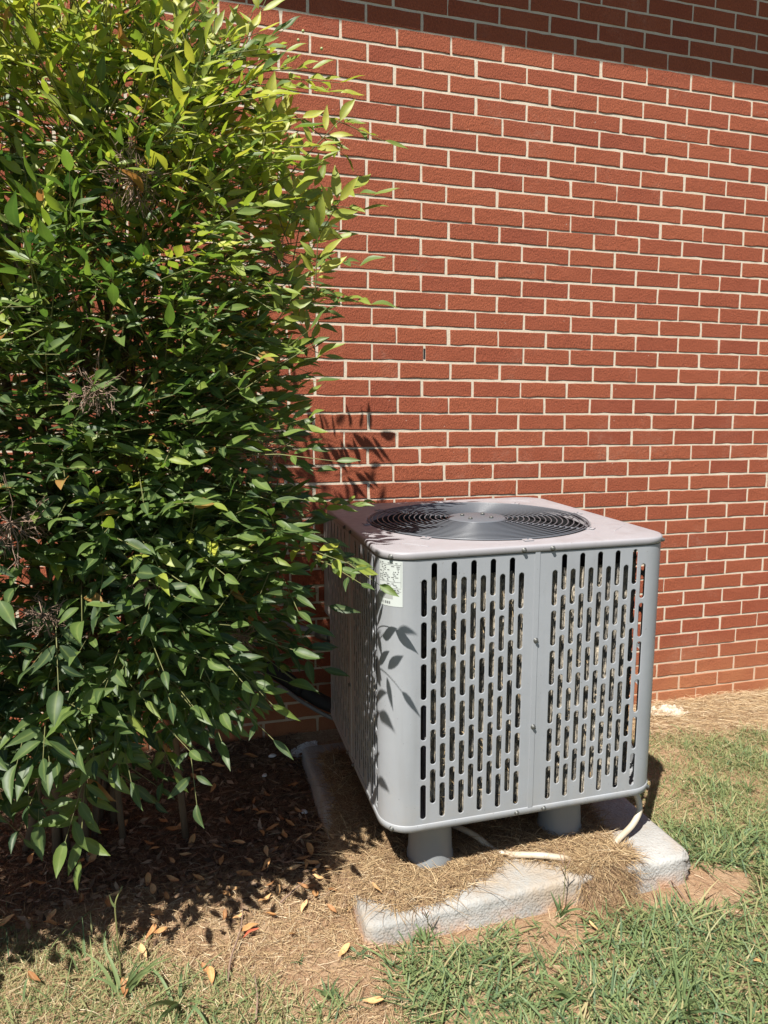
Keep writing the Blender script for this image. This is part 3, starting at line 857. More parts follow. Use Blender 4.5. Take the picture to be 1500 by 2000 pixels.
dr = np.c_[np.cos(a)*np.cos(el_), np.sin(a)*np.cos(el_), np.sin(el_)]
sd = unit(np.c_[-np.sin(a), np.cos(a), rng.normal(0, .5, n)])
over = y < -1.09
dr[over] = unit(np.c_[rng.normal(.05, .5, over.sum()), -np.abs(rng.normal(.3, .3, over.sum())), rng.normal(-.6, .5, over.sum())])
bend = np.c_[rng.normal(0, .35, n), rng.normal(0, .35, n), -np.abs(rng.normal(.15, .2, n))]
ribbons(np.c_[x, y, h_ + rng.random(n)*.004], dr, sd, rng.gamma(4, .0085, n), rng.uniform(.0008, .0019, n), bend, np.clip(rng.normal(.47, .24, n) - .15*over - .22*(y > -.93)*(x > -.3)*(x < .4), 0, 1), 'straw_on_slab', M_straw)  # straw under the unit tinted darker: its shade put into the colour

# dry straw and dead grass over the open ground
x, y = scatter(230000, -1.75, 2.3, -1.75, -.01)
keep = ~onpad(x, y, -.005)
lw = lawn(x, y)
bedm = smoothstep(-.35, -.5, x)*smoothstep(-.80, -.60, y)           # mulch bed under the shrub
strip = smoothstep(-.36, -.22, y + .25*(x-1.05))*(x > .55)            # pine straw band along the wall
front_l = (x < -.36)*(1-bedm)
dens = np.clip(.22 + .70*strip + .65*front_l + .55*bedm, 0, 1)*(1-.45*lw)
bare = smoothstep(1.1, .6, np.hypot((x-.565)/.16, (y+1.135)/.09))*.75 + .6*smoothstep(1.1, .6, np.hypot((x+.52)/.14, (y+1.20)/.10)) + .45*smoothstep(1.1, .6, np.hypot((x-.1)/.35, (y+1.16)/.05))
dens = dens*(1-np.clip(bare, 0, .85))
keep &= rng.random(len(x)) < dens
x, y, strip, bedm = x[keep], y[keep], strip[keep], bedm[keep]
n = len(x); a = rng.uniform(0, 2*np.pi, n)
a = np.where((strip > .5) & (rng.random(n) < .65), rng.normal(-.55, .45, n), a)
el_ = np.abs(rng.normal(.02, .22, n))
dr = np.c_[np.cos(a)*np.cos(el_), np.sin(a)*np.cos(el_), np.sin(el_)]
sd = unit(np.c_[-np.sin(a), np.cos(a), rng.normal(0, .5, n)])
bend = np.c_[rng.normal(0, .3, n), rng.normal(0, .3, n), -np.sin(el_)*1.0 + rng.normal(0, .05, n)]
h = ground_h(x, y) + rng.random(n)**2*.012 + .001 + .012*strip*rng.random(n)
L = rng.gamma(4, .0080, n)*(1+.5*strip); W = rng.uniform(.0007, .0017, n)
t = np.clip(rng.normal(.52, .29, n) + .14*strip, 0, 1)
mk = (bedm > .3) & (rng.random(n) < .85)
ribbons(np.c_[x, y, h][~mk], dr[~mk], sd[~mk], L[~mk], W[~mk], bend[~mk], t[~mk], 'dry_straw', M_straw)
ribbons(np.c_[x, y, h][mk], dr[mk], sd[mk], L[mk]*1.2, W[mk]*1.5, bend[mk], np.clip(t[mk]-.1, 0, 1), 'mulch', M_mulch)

# living grass
x, y = scatter(330000, -1.75, 2.4, -1.85, -.1)
lw = lawn(x, y); k = (rng.random(len(x)) < lw*(1 + .6*(x < -.5))*(.8 - .35*smoothstep(-.8, -1.2, y))) & ~onpad(x, y, .004); x, y, lw = x[k], y[k], lw[k]
n = len(x)
lush = smoothstep(-.75, -1.25, y)*(x > -.4) + .35*(x < -.4)*smoothstep(-.95, -1.3, y) + .5*smoothstep(.55, .7, fbm(x*3, y*3+5))
lush = np.clip(lush, 0, 1)
a = rng.uniform(0, 2*np.pi, n); el_ = np.clip(rng.normal(.55, .30, n), .05, 1.35)
dr = np.c_[np.cos(a)*np.cos(el_), np.sin(a)*np.cos(el_), np.sin(el_)]
sd = unit(np.c_[-np.sin(a), np.cos(a), rng.normal(0, .3, n)])
L = rng.gamma(5, .0052, n)*(1 + 1.0*lush)
W = rng.uniform(.0014, .0027, n)*(1 + 1.1*lush)
bend = np.c_[rng.normal(0, .12, n), rng.normal(0, .12, n), -np.sin(el_)*rng.uniform(.0, .55, n)]
t = np.clip(.42 + .22*lush + rng.normal(0, .23, n) - .42*(rng.random(n) < .24*(1-.5*lush)) - .08*(x < -.5), 0, 1)
ribbons(np.c_[x, y, ground_h(x, y) - .002], dr, sd, L, W, bend, t, 'green_grass', M_grass)

# longer coarse blades standing over the lawn
x, y = scatter(5200, -1.4, 1.9, -1.75, -.3); lw = lawn(x, y)
k = (rng.random(len(x)) < lw*.50*(smoothstep(-.5, -1.1, y)*.9+.12)) & ~onpad(x, y, .004); x, y = x[k], y[k]; n = len(x)
a = rng.uniform(0, 2*np.pi, n); el_ = np.clip(rng.normal(.75, .35, n), .15, 1.4)
dr = np.c_[np.cos(a)*np.cos(el_), np.sin(a)*np.cos(el_), np.sin(el_)]
sd = unit(np.c_[-np.sin(a), np.cos(a), rng.normal(0, .3, n)])
bend = np.c_[rng.normal(0, .1, n), rng.normal(0, .1, n), -np.sin(el_)*rng.uniform(.2, .7, n)]
ribbons(np.c_[x, y, ground_h(x, y)], dr, sd, rng.uniform(.05, .13, n), rng.uniform(.003, .0058, n), bend, np.clip(rng.normal(.55, .2, n), 0, 1), 'coarse_grass', M_grass, 5)

# ------------------------------------------------------------------ leaf shapes
def leaf_template(k):
    r = np.random.default_rng(500+k)
    T = [0, .07, .22, .40, .58, .76, .90, 1.0]; Wd = [.05, .40, .86, 1.0, .86, .52, .20, .0]
    wr = .128 + .06*r.random(); fold = .22 + .40*r.random(); droop = .02 + .14*r.random(); twist = r.normal(0, .25); sidec = r.normal(0, .05)
    V, rib = [], []
    for t, w_ in zip(T, Wd):
        zc = -droop*t*t + .03*math.sin(t*6+k); tw = twist*t; xc = sidec*math.sin(math.pi*t)
        for s in (-1, 0, 1):
            X = s*w_*wr*.98; Z = abs(s)*w_*wr*fold
            V.append((xc + X*math.cos(tw) - Z*math.sin(tw), t, zc + X*math.sin(tw) + Z*math.cos(tw))); rib.append(1.0 if s == 0 else 0.0)
    F = []
    for i in range(len(T)-2):
        F += [(3*i, 3*i+1, 3*i+4, 3*i+3), (3*i+1, 3*i+2, 3*i+5, 3*i+4)]
    i = len(T)-2
    F += [(3*i, 3*i+1, 3*i+4), (3*i+1, 3*i+2, 3*i+4)]
    V = V[:3*(len(T)-1)] + [V[3*(len(T)-1)+1]]; rib = rib[:3*(len(T)-1)] + [1.0]
    return np.array(V), F, rib
LT = [leaf_template(k) for k in range(6)]
# (faces refer to the single tip vertex as 3*(n-1))
for q in range(6):
    V_, F_, r_ = LT[q]; tip = len(V_)-1; i = len(V_)//3 - 1
    F_ = F_[:-2] + [(3*i, 3*i+1, tip), (3*i+1, 3*i+2, tip)]
    LT[q] = (V_, F_, r_)

# ------------------------------------------------------------------ the shrub
shrub = bpy.data.objects.new('shrub', None); COL.objects.link(shrub); shrub.location = (-1.05, -.42, 0)
tag(shrub, 'tall leafy green shrub with bright new growth leaning over the left of the unit', 'shrub')
bpy.context.view_layer.update()
SB = np.array([-1.05, -.42, 0])
LOBES = [  # centre, radii, number of sprays
    ((-1.02,-.60,1.75), (.46,.44,.42), 250), ((-.87,-.55,1.60), (.27,.36,.36), 130), ((-.86,-.58,1.22), (.20,.32,.32), 120),
    ((-1.06,-.70,1.25), (.44,.42,.50), 260), ((-1.06,-.70,.82), (.42,.38,.30), 190), ((-.86,-.60,.84), (.20,.32,.28), 90),
    ((-1.20,-.66,.64), (.30,.32,.18), 90), ((-1.50,-.62,1.30), (.42,.46,.80), 230), ((-1.02,-.55,2.15), (.36,.36,.24), 74), ((-.90,-.50,2.06), (.24,.30,.20), 50),
    ((-1.25,-.60,2.45), (.42,.36,.40), 80), ((-1.50,-.78,.62), (.25,.3,.22), 60), ((-1.28,-.70,.52), (.28,.26,.14), 75), ((-1.08,-.66,.56), (.22,.26,.12), 55), ((-1.38,-.66,1.30), (.26,.42,.55), 120), ((-1.36,-.80,1.95), (.26,.36,.26), 60), ((-.58,-.70,.985), (.14,.20,.08), 26)]
def S(p):                                # the crown leans towards the open lawn as it rises
    p = np.asarray(p, float); k = .97 - .09*float(smoothstep(.3, 1.2, p[2])); return CAM + (p - CAM)*k
sprays = []          # origin, axis, normal, length, pairs, age, leaflet scale
def add_spray(o, d, up, L, pairs, age, ls): sprays.append((S(o) if o[1] > -.9 else np.array(o, float), d/np.linalg.norm(d), up, L, pairs, age, ls))
for (c_, r_, cnt) in LOBES:
    c_ = np.array(c_); r_ = np.array(r_)
    for k in range(int(cnt*1.95)):
        v = rng.normal(0, 1, 3); v /= np.linalg.norm(v)
        if v[1] > .35 and rng.random() < .55: v[1] = -v[1]           # thinner towards the wall
        rad = .95*rng.random()**.30
        p = c_ + r_*v*rad
        if p[2] < .12 or p[1] > -.07: continue
        clump = fbm(np.array(p[0]*4.6 + p[2]*1.7), np.array(p[2]*4.2 - p[1]*2.6))
        if clump < .47 and rad > .45 and p[0] > -1.36 and rng.random() < .80: continue
        d = v*np.array([1, 1, .55]) + np.array([0, -.05, .22]) + rng.normal(0, .30, 3)
        if p[2] < .42 and p[0] > -1.0: continue
        if p[2] < .75: d[2] -= .22
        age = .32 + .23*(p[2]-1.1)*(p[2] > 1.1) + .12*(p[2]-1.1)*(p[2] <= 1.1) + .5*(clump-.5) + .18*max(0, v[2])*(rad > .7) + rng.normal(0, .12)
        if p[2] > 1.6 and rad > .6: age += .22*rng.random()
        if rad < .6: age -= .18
        add_spray(p, d, np.array([rng.normal(0,.25), rng.normal(-.15,.25), 1.0]), rng.uniform(.14, .26), int(rng.integers(2, 5)), np.clip(age, .02, .9), rng.uniform(.042, .064)*(1.14 if p[2] < 1.2 else 1.0))
# shoots that stand out of the outline
for tip, back, ag, ls in (((-.193,-.55,2.13), (-.22,.03,.06), .72, .062), ((-.326,-.55,2.28), (-.26,.04,-.02), .80, .070), ((-.34,-.62,2.22), (-.24,.0,-.02), .78, .066), ((-.224,-.55,1.978), (-.24,.05,-.01), .66, .062), ((-.25,-.50,1.95), (-.22,.05,.0), .6, .06),
        ((-.272,-.55,1.773), (-.22,.06,.03), .5, .062), ((-.236,-.55,1.664), (-.22,.04,.02), .6, .064), ((-.37,-.55,1.085), (-.2,.06,.02), .55, .062), ((-.42,-.60,1.05), (-.2,.05,.04), .5, .062),
        ((-.395,-1.10,.985), (-.20,.06,.03), .80, .060), ((-.40,-1.02,.985), (-.20,.08,.05), .62, .066), ((-.44,-.95,1.03), (-.22,.03,.05), .52, .066), ((-.50,-.90,.80), (-.2,.05,.06), .3, .066), ((-.42,-.75,.62), (-.2,.02,.08), .2, .07),
        ((-1.075,-.97,.265), (.02,.10,.22), .52, .072), ((-1.165,-.93,.36), (.0,.12,.2), .42, .07), ((-.99,-.95,.48), (-.10,.10,.16), .50, .072), ((-.945,-.95,.62), (-.12,.1,.14), .55, .074), ((-.90,-.97,.66), (-.14,.1,.10), .56, .07),
        ((-.72,-.62,.43), (-.10,.05,.16), .30, .07), ((-.55,-.58,.49), (-.13,.04,.13), .25, .068), ((-.62,-.70,.60), (-.14,.05,.1), .25, .068), ((-.78,-1.08,1.42), (-.17,.10,-.12), .84, .066), ((-.86,-1.1,1.36), (-.16,.10,-.10), .80, .064),
        ((-.74,-1.0,1.12), (-.16,.1,-.02), .86, .058), ((-.70,-.98,1.03), (-.16,.1,.02), .85, .06), ((-.82,-1.02,1.14), (-.14,.1,.0), .87, .055), ((-.80,-1.05,1.26), (-.14,.1,.02), .50, .07), ((-.70,-1.02,1.24), (-.16,.1,.03), .46, .072), ((-.66,-.95,1.30), (-.2,.06,.02), .5, .068),
        ((-1.10,-1.05,1.60), (-.10,.05,-.14), .84, .062), ((-1.18,-1.02,1.66), (-.08,.05,-.14), .88, .06), ((-1.02,-1.06,1.52), (-.12,.05,-.12), .80, .062), ((-1.22,-1.0,1.52), (-.1,.05,-.14), .86, .06), ((-.96,-.98,1.84), (-.08,.05,-.16), .88, .06), ((-.50,-.92,2.02), (-.2,.04,-.05), .86, .06), ((-.58,-.92,2.06), (-.2,.04,-.06), .9, .062), ((-.46,-.92,1.96), (-.2,.04,-.03), .82, .06), ((-1.12,-1.1,1.18), (-.1,.05,-.05), .62, .066), ((-.98,-1.12,1.02), (-.12,.05,.02), .60, .066), ((-1.2,-1.05,.9), (-.1,.05,.06), .58, .066), ((-.62,-.85,1.48), (-.2,.05,.0), .45, .066), ((-.56,-.80,1.62), (-.2,.06,.0), .5, .064), ((-.50,-.62,2.36), (-.16,.05,-.12), .35, .07), ((-.58,-.60,2.40), (-.1,.05,-.16), .3, .07)):
    tip = np.array(tip); back = np.array(back); Lr = np.linalg.norm(back)
    add_spray(tip + back, -back, np.array([rng.normal(0,.2), -.35, 1.0]), Lr*.86, 3 if tip[0] > -.5 and tip[2] < 1.1 else 4, ag, ls)
    if tip[0] > -.5 and tip[2] < 1.1: continue
    add_spray(tip + back*1.3 + rng.normal(0, .03, 3), -back + rng.normal(0, .06, 3), np.array([rng.normal(0,.3), -.3, 1.0]), Lr*.8, 4, ag-.06, ls)
# twigs close to the wall
for p, d in (((-.52,-.34,1.93), (.14,0,.0)), ((-.54,-.34,1.76), (.15,.02,.0)), ((-.62,-.30,1.84), (.16,0,-.03)), ((-.50,-.40,1.70), (.14,0,-.04))):
    sprays.append((np.array(p), unit(np.array(d)), np.array([0, -.4, 1.0]), .16, 3, .3, .062))
# young upright tips along the crown
for k in range(150):
    p = np.array([rng.uniform(-1.35, -.45), rng.uniform(-.95, -.35), 0]); p[2] = 2.10 - .55*((p[0]+.95)/.62)**2*(p[0] > -.95) + rng.normal(0, .13) - .3*max(0, -p[1]-.7) - (.45 if k % 3 == 0 and p[0] < -.85 else 0)
    add_spray(p, np.array([rng.normal(.18, .35), rng.normal(-.1, .25), 1.0]), np.array([rng.normal(0, .5), -1.0, .3]), rng.uniform(.08, .18), 3, np.clip(rng.normal(.83, .08), .5, .92), rng.uniform(.050, .070))

lp, lR, ls_, lage, tw = [], [], [], [], MB()
for (o_, d, up, L, pairs, age, ls) in sprays:
    sdv = np.cross(d, up); sdv /= np.linalg.norm(sdv)+1e-9; nn = np.cross(sdv, d)
    curve = lambda t: o_ + d*L*t - np.array([0, 0, 1.])*L*(.06 if o_[2] > 1.25 else .14)*t*t
    if True:
        tw.tube([curve(0), curve(.5), curve(1.0)], [.0017, .0014, .0008], 3, cap=False)
    stemq = [(1.0, 0)]
    for i in range(pairs):
        t = .25 + .72*i/max(pairs, 1)
        stemq += [(t, -1), (t, 1)]
    for t, s in stemq:
        if s and rng.random() < .08: continue
        p = curve(t)
        spread = rng.normal(.95, .18) if s else 0
        ld = d*math.cos(spread) + s*sdv*math.sin(spread) - np.array([0, 0, 1.])*(rng.uniform(-.35, .12) if o_[2] > 1.25 else rng.uniform(-.12, .28)) + rng.normal(0, .10, 3)
        ld /= np.linalg.norm(ld)
        ln = nn*.6 + rng.normal(0, .30, 3) + np.array([-.22, -.70, .40]); xa = np.cross(ld, ln); xa /= np.linalg.norm(xa)+1e-9; ln = np.cross(xa, ld)
        st = .008*(1 if s else 0)
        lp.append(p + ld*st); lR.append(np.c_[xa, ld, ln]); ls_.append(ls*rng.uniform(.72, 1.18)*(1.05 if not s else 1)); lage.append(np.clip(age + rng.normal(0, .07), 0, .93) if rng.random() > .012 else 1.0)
lp = np.array(lp); lR = np.array(lR); ls_ = np.array(ls_); lage = np.array(lage)
ltype = rng.integers(0, 6, len(lp))
# keep clear of wall and cabinet
mid = lp + lR[:, :, 1]*(ls_*.6)[:, None]; tipp = lp + lR[:, :, 1]*ls_[:, None]
bad = (tipp[:, 1] > -.02) | (lp[:, 1] > -.02) | (tipp[:, 2] < .03)
for q in (mid, tipp, lp): bad |= (q[:, 0] > -.34) & (q[:, 0] < .55) & (q[:, 1] > -1.05) & (q[:, 1] < -.19) & (q[:, 2] < 1.0)
k = ~bad; lp, lR, ls_, lage, ltype, mid = lp[k], lR[k], ls_[k], lage[k], ltype[k], mid[k]
# which leaves show largest: coarse depth buffer of leaf centres
uv, dep = proj(mid); face = np.abs(np.einsum('ij,ij->i', unit(CAM - mid), lR[:, :, 2]))
inside = (uv[:, 0] > 5) & (uv[:, 0] < 1495) & (uv[:, 1] > 5) & (uv[:, 1] < 1990)
cell = (uv[:, 0]//16).astype(int)*1000 + (uv[:, 1]//16).astype(int)
front = {}
for i in np.argsort(dep):
    if inside[i]: front.setdefault(int(cell[i]), i)
fr = np.array(sorted(front.values())); area = (ls_[fr]/dep[fr])**2*(face[fr]+.1)
pick = set(fr[np.argsort(-area)[:300]].tolist())
ages_b = np.array([.08, .2, .32, .44, .56, .68, .8, .9, 1.0])
leaf_me = {}
def leaf_mesh(t, ai):
    if (t, ai) not in leaf_me:
        V_, F_, r_ = LT[t]
        leaf_me[(t, ai)] = make_mesh('leaf', V_, F_, M_leaf, attrs={'age': ('POINT', [ages_b[ai]]*len(V_)), 'rib': ('POINT', r_)}, smooth=True)
    return leaf_me[(t, ai)]
bulkV, bulkF, bulkA, bulkR, nb = [], [], [], [], 0
for t in range(6):
    V_, F_, r_ = LT[t]; ids = [i for i in np.nonzero(ltype == t)[0] if i not in pick]
    W3 = np.einsum('nij,vj->nvi', lR[ids]*ls_[ids][:, None, None], V_) + lp[ids][:, None, :]
    bulkV.append(W3.reshape(-1, 3) - SB)
    for q in range(len(ids)): bulkF += [tuple(i + nb + q*len(V_) for i in f) for f in F_]
    nb += len(ids)*len(V_); bulkA.append(np.repeat(lage[ids], len(V_))); bulkR.append(np.tile(r_, len(ids)))
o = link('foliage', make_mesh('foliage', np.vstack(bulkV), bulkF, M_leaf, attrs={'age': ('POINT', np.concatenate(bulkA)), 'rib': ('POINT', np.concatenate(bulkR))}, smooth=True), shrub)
o['kind'] = 'stuff'
for i in pick:
    o = bpy.data.objects.new('leaf', leaf_mesh(int(ltype[i]), int(np.argmin(np.abs(ages_b - lage[i]))))); COL.objects.link(o)
    o.parent = shrub; m = Matrix.Identity(4)
    for a in range(3):
        for b_ in range(3): m[a][b_] = lR[i][a][b_]*ls_[i]
        m[a][3] = lp[i][a] - SB[a]
    o.matrix_local = m
tw.V = [tuple(np.array(v) - SB) for v in tw.V]
o = tw.build('leaf_stalks', M_twig, shrub); o['kind'] = 'stuff'
# canes
for k in range(15):
    bx, by = -1.10 + rng.normal(0, .11), -.36 + rng.normal(0, .07)
    tx_, ty_, tz_ = float(np.clip(-1.05 + rng.normal(0, .25), -1.5, -.82)), -.58 + rng.normal(0, .12), rng.uniform(1.3, 2.1)
    if k == 0: bx, by, tx_, ty_, tz_ = -1.22, -.40, -1.27, -.55, 2.5
    if k == 1: bx, by, tx_, ty_, tz_ = -1.14, -.42, -1.16, -.62, 2.45
    pts = spline([(bx, by, -.02), (bx+(tx_-bx)*.25+rng.normal(0,.03), by+(ty_-by)*.25, tz_*.33), (bx+(tx_-bx)*.6+rng.normal(0,.03), by+(ty_-by)*.6, tz_*.66), (tx_, ty_, tz_)], 5)
    mb = MB(); r0 = rng.uniform(.008, .013) if k > 1 else .016
    mb.tube([S(p) - SB for p in pts], list(np.linspace(r0, r0*.45, len(pts))), 8); mb.build('cane', M_cane, shrub)
# dry flower heads: wiry brown branching clusters
for (cx_, cy_, cz_, s) in ((-.878,-1.16,1.762,.085), (-1.123,-1.20,1.109,.10), (-.647,-1.08,1.235,.08), (-.957,-1.20,1.36,.075), (-.685,-1.0,.793,.06), (-1.088,-1.14,.911,.06), (-.583,-1.0,1.672,.055), (-.893,-1.14,.969,.06)):
    mb = MB(); c_ = np.array([cx_, cy_, cz_])
    for k in range(34):
        v = unit(rng.normal(0, 1, 3) + np.array([.1, -.3, -.2])); L = s*rng.uniform(.5, 1.0)
        p1 = v*L; mb.tube([np.zeros(3), p1*.5 + rng.normal(0, .006, 3), p1], [.0011, .0009, .0006], 3, cap=False)
        for q in range(5):
            t = rng.uniform(.35, 1); w2 = unit(v + rng.normal(0, .8, 3))*s*rng.uniform(.12, .3)
            mb.tube([p1*t, p1*t + w2], [.0008, .0005], 3, cap=False)
    mb.V = [tuple(np.array(v)) for v in mb.V]; mb.build('dry_flower_head', M_drytwig, shrub, tuple(c_ - SB))
# pale green berries near the crown
mb = MB(); mb.lathe([(.0002, -.0042), (.0030, -.0030), (.0042, 0), (.0030, .0030), (.0002, .0042)], 8, cap=False); bm_ = mb.mesh('berry', M_berry)
for k in range(26):
    cl_ = ((-.93,-.86,2.02), (-.50,-.66,2.24), (-.52,-.74,2.02), (-1.15,-.92,1.72))[k % 4]
    link('berry', bm_, shrub, tuple(np.array(cl_) + rng.normal(0, .035, 3) - SB))

# ------------------------------------------------------------------ fallen leaves
fl_me = []
for k in range(10):
    V_, F_, r_ = leaf_template(40+k)
    tip = len(V_)-1; i = len(V_)//3 - 1; F_ = F_[:-2] + [(3*i, 3*i+1, tip), (3*i+1, 3*i+2, tip)]
    V_ = V_.copy(); V_[:, 2] += .35*(V_[:, 1]-.5)**2 + .02*np.sin(V_[:, 1]*9+k); V_[:, 0] *= .95 + .1*(k % 3)
    fl_me.append(make_mesh('fallen_leaf', V_, F_, M_fallen, attrs={'age': ('POINT', [(.15,.3,.42,.5,.55,.62,.68,.75,.85,1.0)[k]]*len(V_)), 'rib': ('POINT', r_)}, smooth=True))
KCOL = ('dark brown', 'russet brown', 'rusty', 'orange brown', 'orange brown', 'orange', 'orange', 'tan', 'pale tan', 'red')
def fallen(x, y, s, rz, k, label, group=None, z=None, tilt=.14):
    zz = (float(ground_h(np.array([x]), np.array([y]))[0]  ) + .017) if z is None else z
    o = link('fallen_leaf', fl_me[k], None, (x, y, zz), (rng.normal(0, tilt), rng.normal(0, tilt), rz)); o.scale = (s, s, s)
    tag(o, label, 'leaf', group); return o
GA = 'dead leaves scattered on the straw left of the slab'
LA = 'curled orange brown dead leaf lying on dry straw left of the slab'
spots = [(610,1715),(640,1705),(600,1690),(650,1715),(615,1765),(520,1665),(545,1665),(430,1705),(415,1660),(380,1640),(350,1740),(150,1715),(60,1700),(110,1790),(340,1700),(470,1750),(505,1775),(560,1710),(630,1620),(600,1660),(648,1690),(625,1700),(632,1730),(640,1752),(618,1745),(655,1665),(610,1640),(560,1650),(575,1625),(528,1690),(495,1700),(460,1720),(455,1808),(470,1832),(440,1790),(450,1765),(400,1735),(390,1760),(330,1775),(300,1765),(295,1800),(305,1818),(240,1757),(215,1790),(130,1738),(90,1738),(40,1745),(20,1758),(30,1800),(85,1815),(160,1760),(175,1700),(190,1640),(345,1630),(290,1575),(365,1565),(420,1560),(500,1605),(520,1635),(350,1680),(290,1720),(580,1690),(545,1740),(520,1745),(300,1838),(265,1830),(275,1858),(55,1915),(240,1925),(410,1900),(280,1930),(540,1800),(565,1840),(640,1780),(600,1770),(690,1770),(480,1660),(455,1600),(590,1600),(250,1620)]
def groundpt(px, py):
    d = np.array([(px-750)/FPX, (py-1000)/FPX, 1.0]) @ CM; q = CAM + d*(-CAM[2]/d[2]); return float(q[0]), float(q[1])
leafpts = [(-0.4,-0.66)]
for (px, py) in spots:
    x, y = groundpt(px, py)
    k = int(min(8, rng.integers(0, 8) if rng.random() < .8 else 8)); sz = rng.uniform(.038, .064)
    cw = ('small ' if sz < .046 else 'long ' if sz > .056 else '') + KCOL[k]
    if px >= 560: la, ga = 'dead leaf in the loose drift along the left edge of the slab', 'leaves drifted along the slab edge'
    elif py >= 1785: la, ga = 'dry leaf on sunlit straw just behind the front left grass', 'leaves on the straw near the grass'
    elif px < 260: la, ga = 'dead leaf on straw under the low left edge of the shrub', 'leaves at the left below the shrub'
    else: la, ga = 'curled leaf on the straw where the shrub shade ends', 'leaves along the edge of the shrub shade'
    fallen(x, y, sz, rng.uniform(0, 6.28), k, cw + ' ' + la, cw + ' ' + ga)
GB = 'dead leaves in the deep shade under the shrub'
LBl = 'brown dead leaf lying on dark mulch in the shade under the shrub'
for q in range(26):
    x, y = rng.uniform(-1.15, -.42), rng.uniform(-.58, -.10)
    k = int(rng.integers(0, 6)); wh = 'near the back of the slab' if x > -.62 else 'around the shrub canes' if x < -.92 else 'midway between shrub canes and slab'
    fallen(x, y, rng.uniform(.035, .06), rng.uniform(0, 6.28), k, KCOL[k] + ' dead leaf on shaded mulch ' + wh, KCOL[k] + ' leaves in the shade ' + wh)
for px, py, k, lb in ((507,1825,9,'bright red dead leaf on dry straw in front of the shrub'), (395,1892,0,'dark reddish dead leaf beside the wide green grass blade'), (743,1748,7,'single orange leaf lying on the front left of the pale slab top'), (750,1968,6,'lone tan leaf on bare soil between the grass patches'), (1150,1813,7,'small orange leaf in the grass in front of the slab'), (1468,1890,4,'orange leaf deep in the green grass at far right'), (683,1857,6,'tan leaf on soil just left of the slab front corner')):
    x, y = groundpt(px, py)
    z_ = None
    if 'slab top' in lb: x, y, z_ = -.36, -.99, .083
    fallen(x, y, .05 if px < 1100 else .036, rng.uniform(0, 6.28), k, lb, None, z_, .12)

# crumbled leaf bits in the bed
lv, lf, lt = [], [], []
for k in range(2600):
    x, y = rng.uniform(-1.6, -.38), rng.uniform(-1.0, -.05)
    if rng.random() > smoothstep(-1.0, -.70, y): continue
    z0 = float(ground_h(np.array([x]), np.array([y]))[0]) + .006 + .010*rng.random(); a = rng.uniform(0, 6.28); l = rng.uniform(.006, .022); w_ = l*rng.uniform(.25, .5)
    u = np.array([math.cos(a), math.sin(a), rng.normal(0, .35)]); v = np.array([-math.sin(a), math.cos(a), rng.normal(0, .35)]); p = np.array([x, y, z0]); b_ = len(lv)
    lv += [p - u*l, p + v*w_ + u*l*.1, p + u*l*.8, p - v*w_*.8]; lf.append((b_, b_+1, b_+2, b_+3)); lt.append(rng.random()**1.3)
o = link('leaf_litter', make_mesh('leaf_litter', lv, lf, M_mulch, attrs={'tint': ('FACE', lt)})); o['kind'] = 'stuff'

# fallen twigs
for i, (pts, lb) in enumerate((
        ([(445,1925),(452,1880),(470,1830),(475,1795)], 'thin dark twig lying beside two orange leaves'),
        ([(548,1770),(580,1745),(612,1725)], 'short brown twig in front of the leaf pile by the slab'),
        ([(500,2000),(503,1960),(498,1920)], 'dark twig on bare soil at the bottom of the view'),
        ([(1270,1690),(1310,1730),(1350,1790)], 'dry stalk leaning over the soil by the slab right corner'))):
    P3 = []
    for j, (px, py) in enumerate(pts):
        x, y = groundpt(px, py); P3.append((x, y, float(ground_h(np.array([x]), np.array([y]))[0]) + .012 + .006*j))
    mb = MB(); mb.tube(spline(P3, 5), list(np.linspace(.0028, .0014, 5*(len(P3)-1)+1)), 5)
    tag(mb.build('twig', M_drytwig), lb, 'twig')

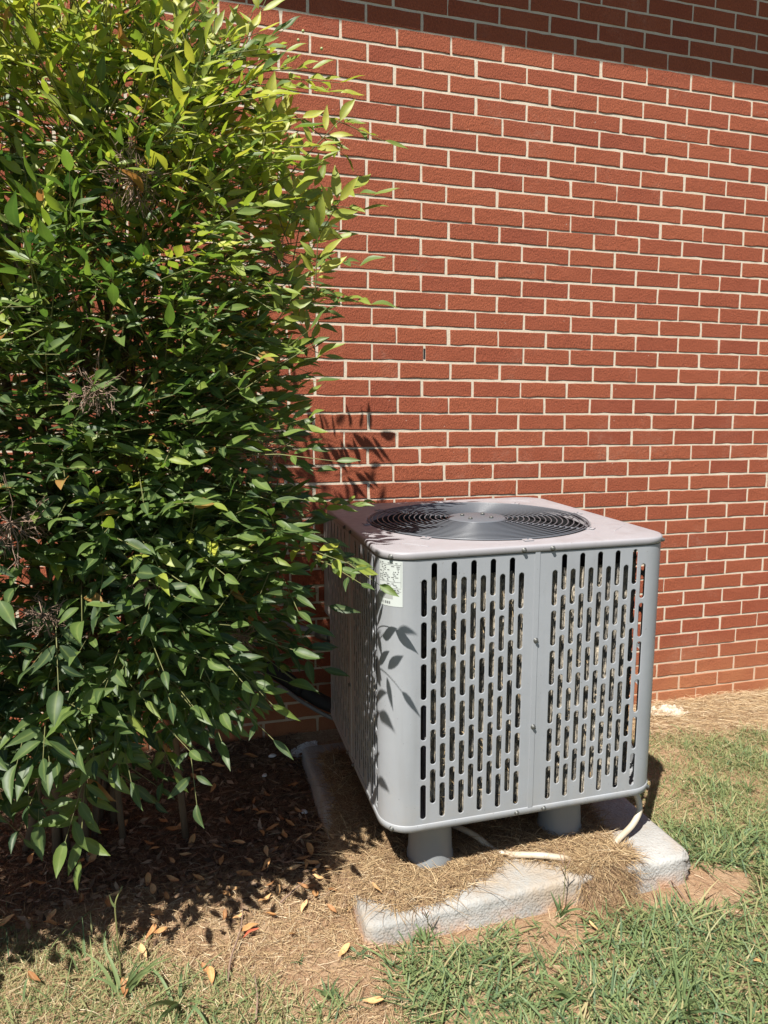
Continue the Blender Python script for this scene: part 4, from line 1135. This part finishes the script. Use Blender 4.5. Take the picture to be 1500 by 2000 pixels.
# ------------------------------------------------------------------ single weeds
def blade_mesh(pts, w0, tint, mat, name, parent=None, w1=0.0):
    P = np.array(spline(pts, 5)); n = len(P); V = []
    for i, p in enumerate(P):
        t = P[min(i+1, n-1)] - P[max(i-1, 0)]; t /= np.linalg.norm(t)+1e-9
        s = np.cross(t, np.array([.2, -.9, .35])); s /= np.linalg.norm(s)+1e-9; u = i/(n-1); w_ = w0*(1-u**2)**.8*min(1, .5+3*u)/2 + w1
        nn = np.cross(s, t)
        V += [p - s*w_ + nn*w_*.35, p, p + s*w_ + nn*w_*.35]
    F = []
    for i in range(n-1): F += [(3*i, 3*i+1, 3*i+4, 3*i+3), (3*i+1, 3*i+2, 3*i+5, 3*i+4)]
    return link(name, make_mesh(name, V, F, mat, attrs={'tint': ('FACE', [tint]*len(F))}, smooth=True), parent)
def weed(px, py, nbl, L, W, label, tint=.6, spread=.9, stalk=0):
    x, y = groundpt(px, py); z0 = float(ground_h(np.array([x]), np.array([y]))[0])
    e = bpy.data.objects.new('grass_weed', None); COL.objects.link(e); e.location = (x, y, z0); tag(e, label, 'weed')
    for k in range(nbl):
        a = rng.uniform(0, 6.28); q = rng.uniform(.4, 1)*spread; l = L*rng.uniform(.6, 1.1)
        d = np.array([math.cos(a)*q, math.sin(a)*q, rng.uniform(.5, 1.0)]); d /= np.linalg.norm(d)
        p1 = d*l*.5; p2 = d*l + np.array([0, 0, -l*.28*q])
        blade_mesh([(rng.normal(0,.006), rng.normal(0,.006), 0), p1, p2], W*rng.uniform(.7, 1.2), np.clip(tint+rng.normal(0,.1), 0, 1), M_grass, 'blade', e)
    if stalk:
        mb = MB(); a = rng.uniform(-.5, .5); top = np.array([.02*a, -.01, stalk])
        mb.tube(spline([(0,0,0), (.008,0,stalk*.5), top], 5), .0011, 5); mb.build('stalk', M_twig, e)
        for k in range(4):
            v = np.array([rng.normal(0,.7), rng.normal(0,.4), .9]); v = v/np.linalg.norm(v)*stalk*.28
            mb = MB(); mb.tube([top*(.82+.06*k), top*(.82+.06*k)+v*.5, top*(.82+.06*k)+v], [.0010,.0016,.0008], 4); mb.build('seed_spike', M_drytwig, e)
    return e
weed(1095,1790,10,.075,.0075,'broad green weed with seed stalk growing against the slab front', .8, .9, .15)
weed(830,1845,14,.07,.005,'green tuft growing at the front left corner of the slab', .65, 1.0, .09)
weed(700,1870,9,.05,.005,'low bluish weed on soil left of the slab corner', .85, 1.2)
weed(585,1880,5,.03,.006,'tiny grey green seedling alone on the straw', .9, 1.2)
weed(640,1945,12,.055,.006,'bright green clump on bare soil at the bottom centre', .7, 1.0)
weed(240,1940,9,.14,.008,'tuft of wide pale grass blades at the lower left', .55, .9)
weed(350,1960,8,.16,.009,'sprawling wide bladed grass clump nearest the bottom left', .6, 1.2)
weed(1460,1545,14,.09,.005,'lush bright green clump in the lawn at the right edge', .62, 1.0)
weed(1330,1985,9,.16,.009,'broad bladed grass clump at the bottom right', .6, 1.0)
weed(1120,1960,8,.12,.007,'coarse grass clump at the bottom right of centre', .55, 1.0)
# the one tall stem in front of the shrub
x, y = groundpt(236, 1925); z0 = float(ground_h(np.array([x]), np.array([y]))[0])
e = bpy.data.objects.new('tall_grass_stem', None); COL.objects.link(e); e.location = (x, y, z0)
tag(e, 'single tall pale grass stem standing in front of the shade at lower left', 'weed')
mb = MB(); mb.tube(spline([(0,0,0), (.0,.005,.07), (-.004,.01,.15), (-.004,.015,.20), (.012,.02,.235)], 5), .0019, 6); mb.build('stem', M_twig, e)
blade_mesh([(0,.005,.07), (-.006,.0,.10), (-.012,-.004,.125)], .006, .5, M_grass, 'blade', e)
blade_mesh([(-.004,.012,.19), (-.012,.012,.205), (-.016,.012,.225)], .005, .45, M_grass, 'blade', e)
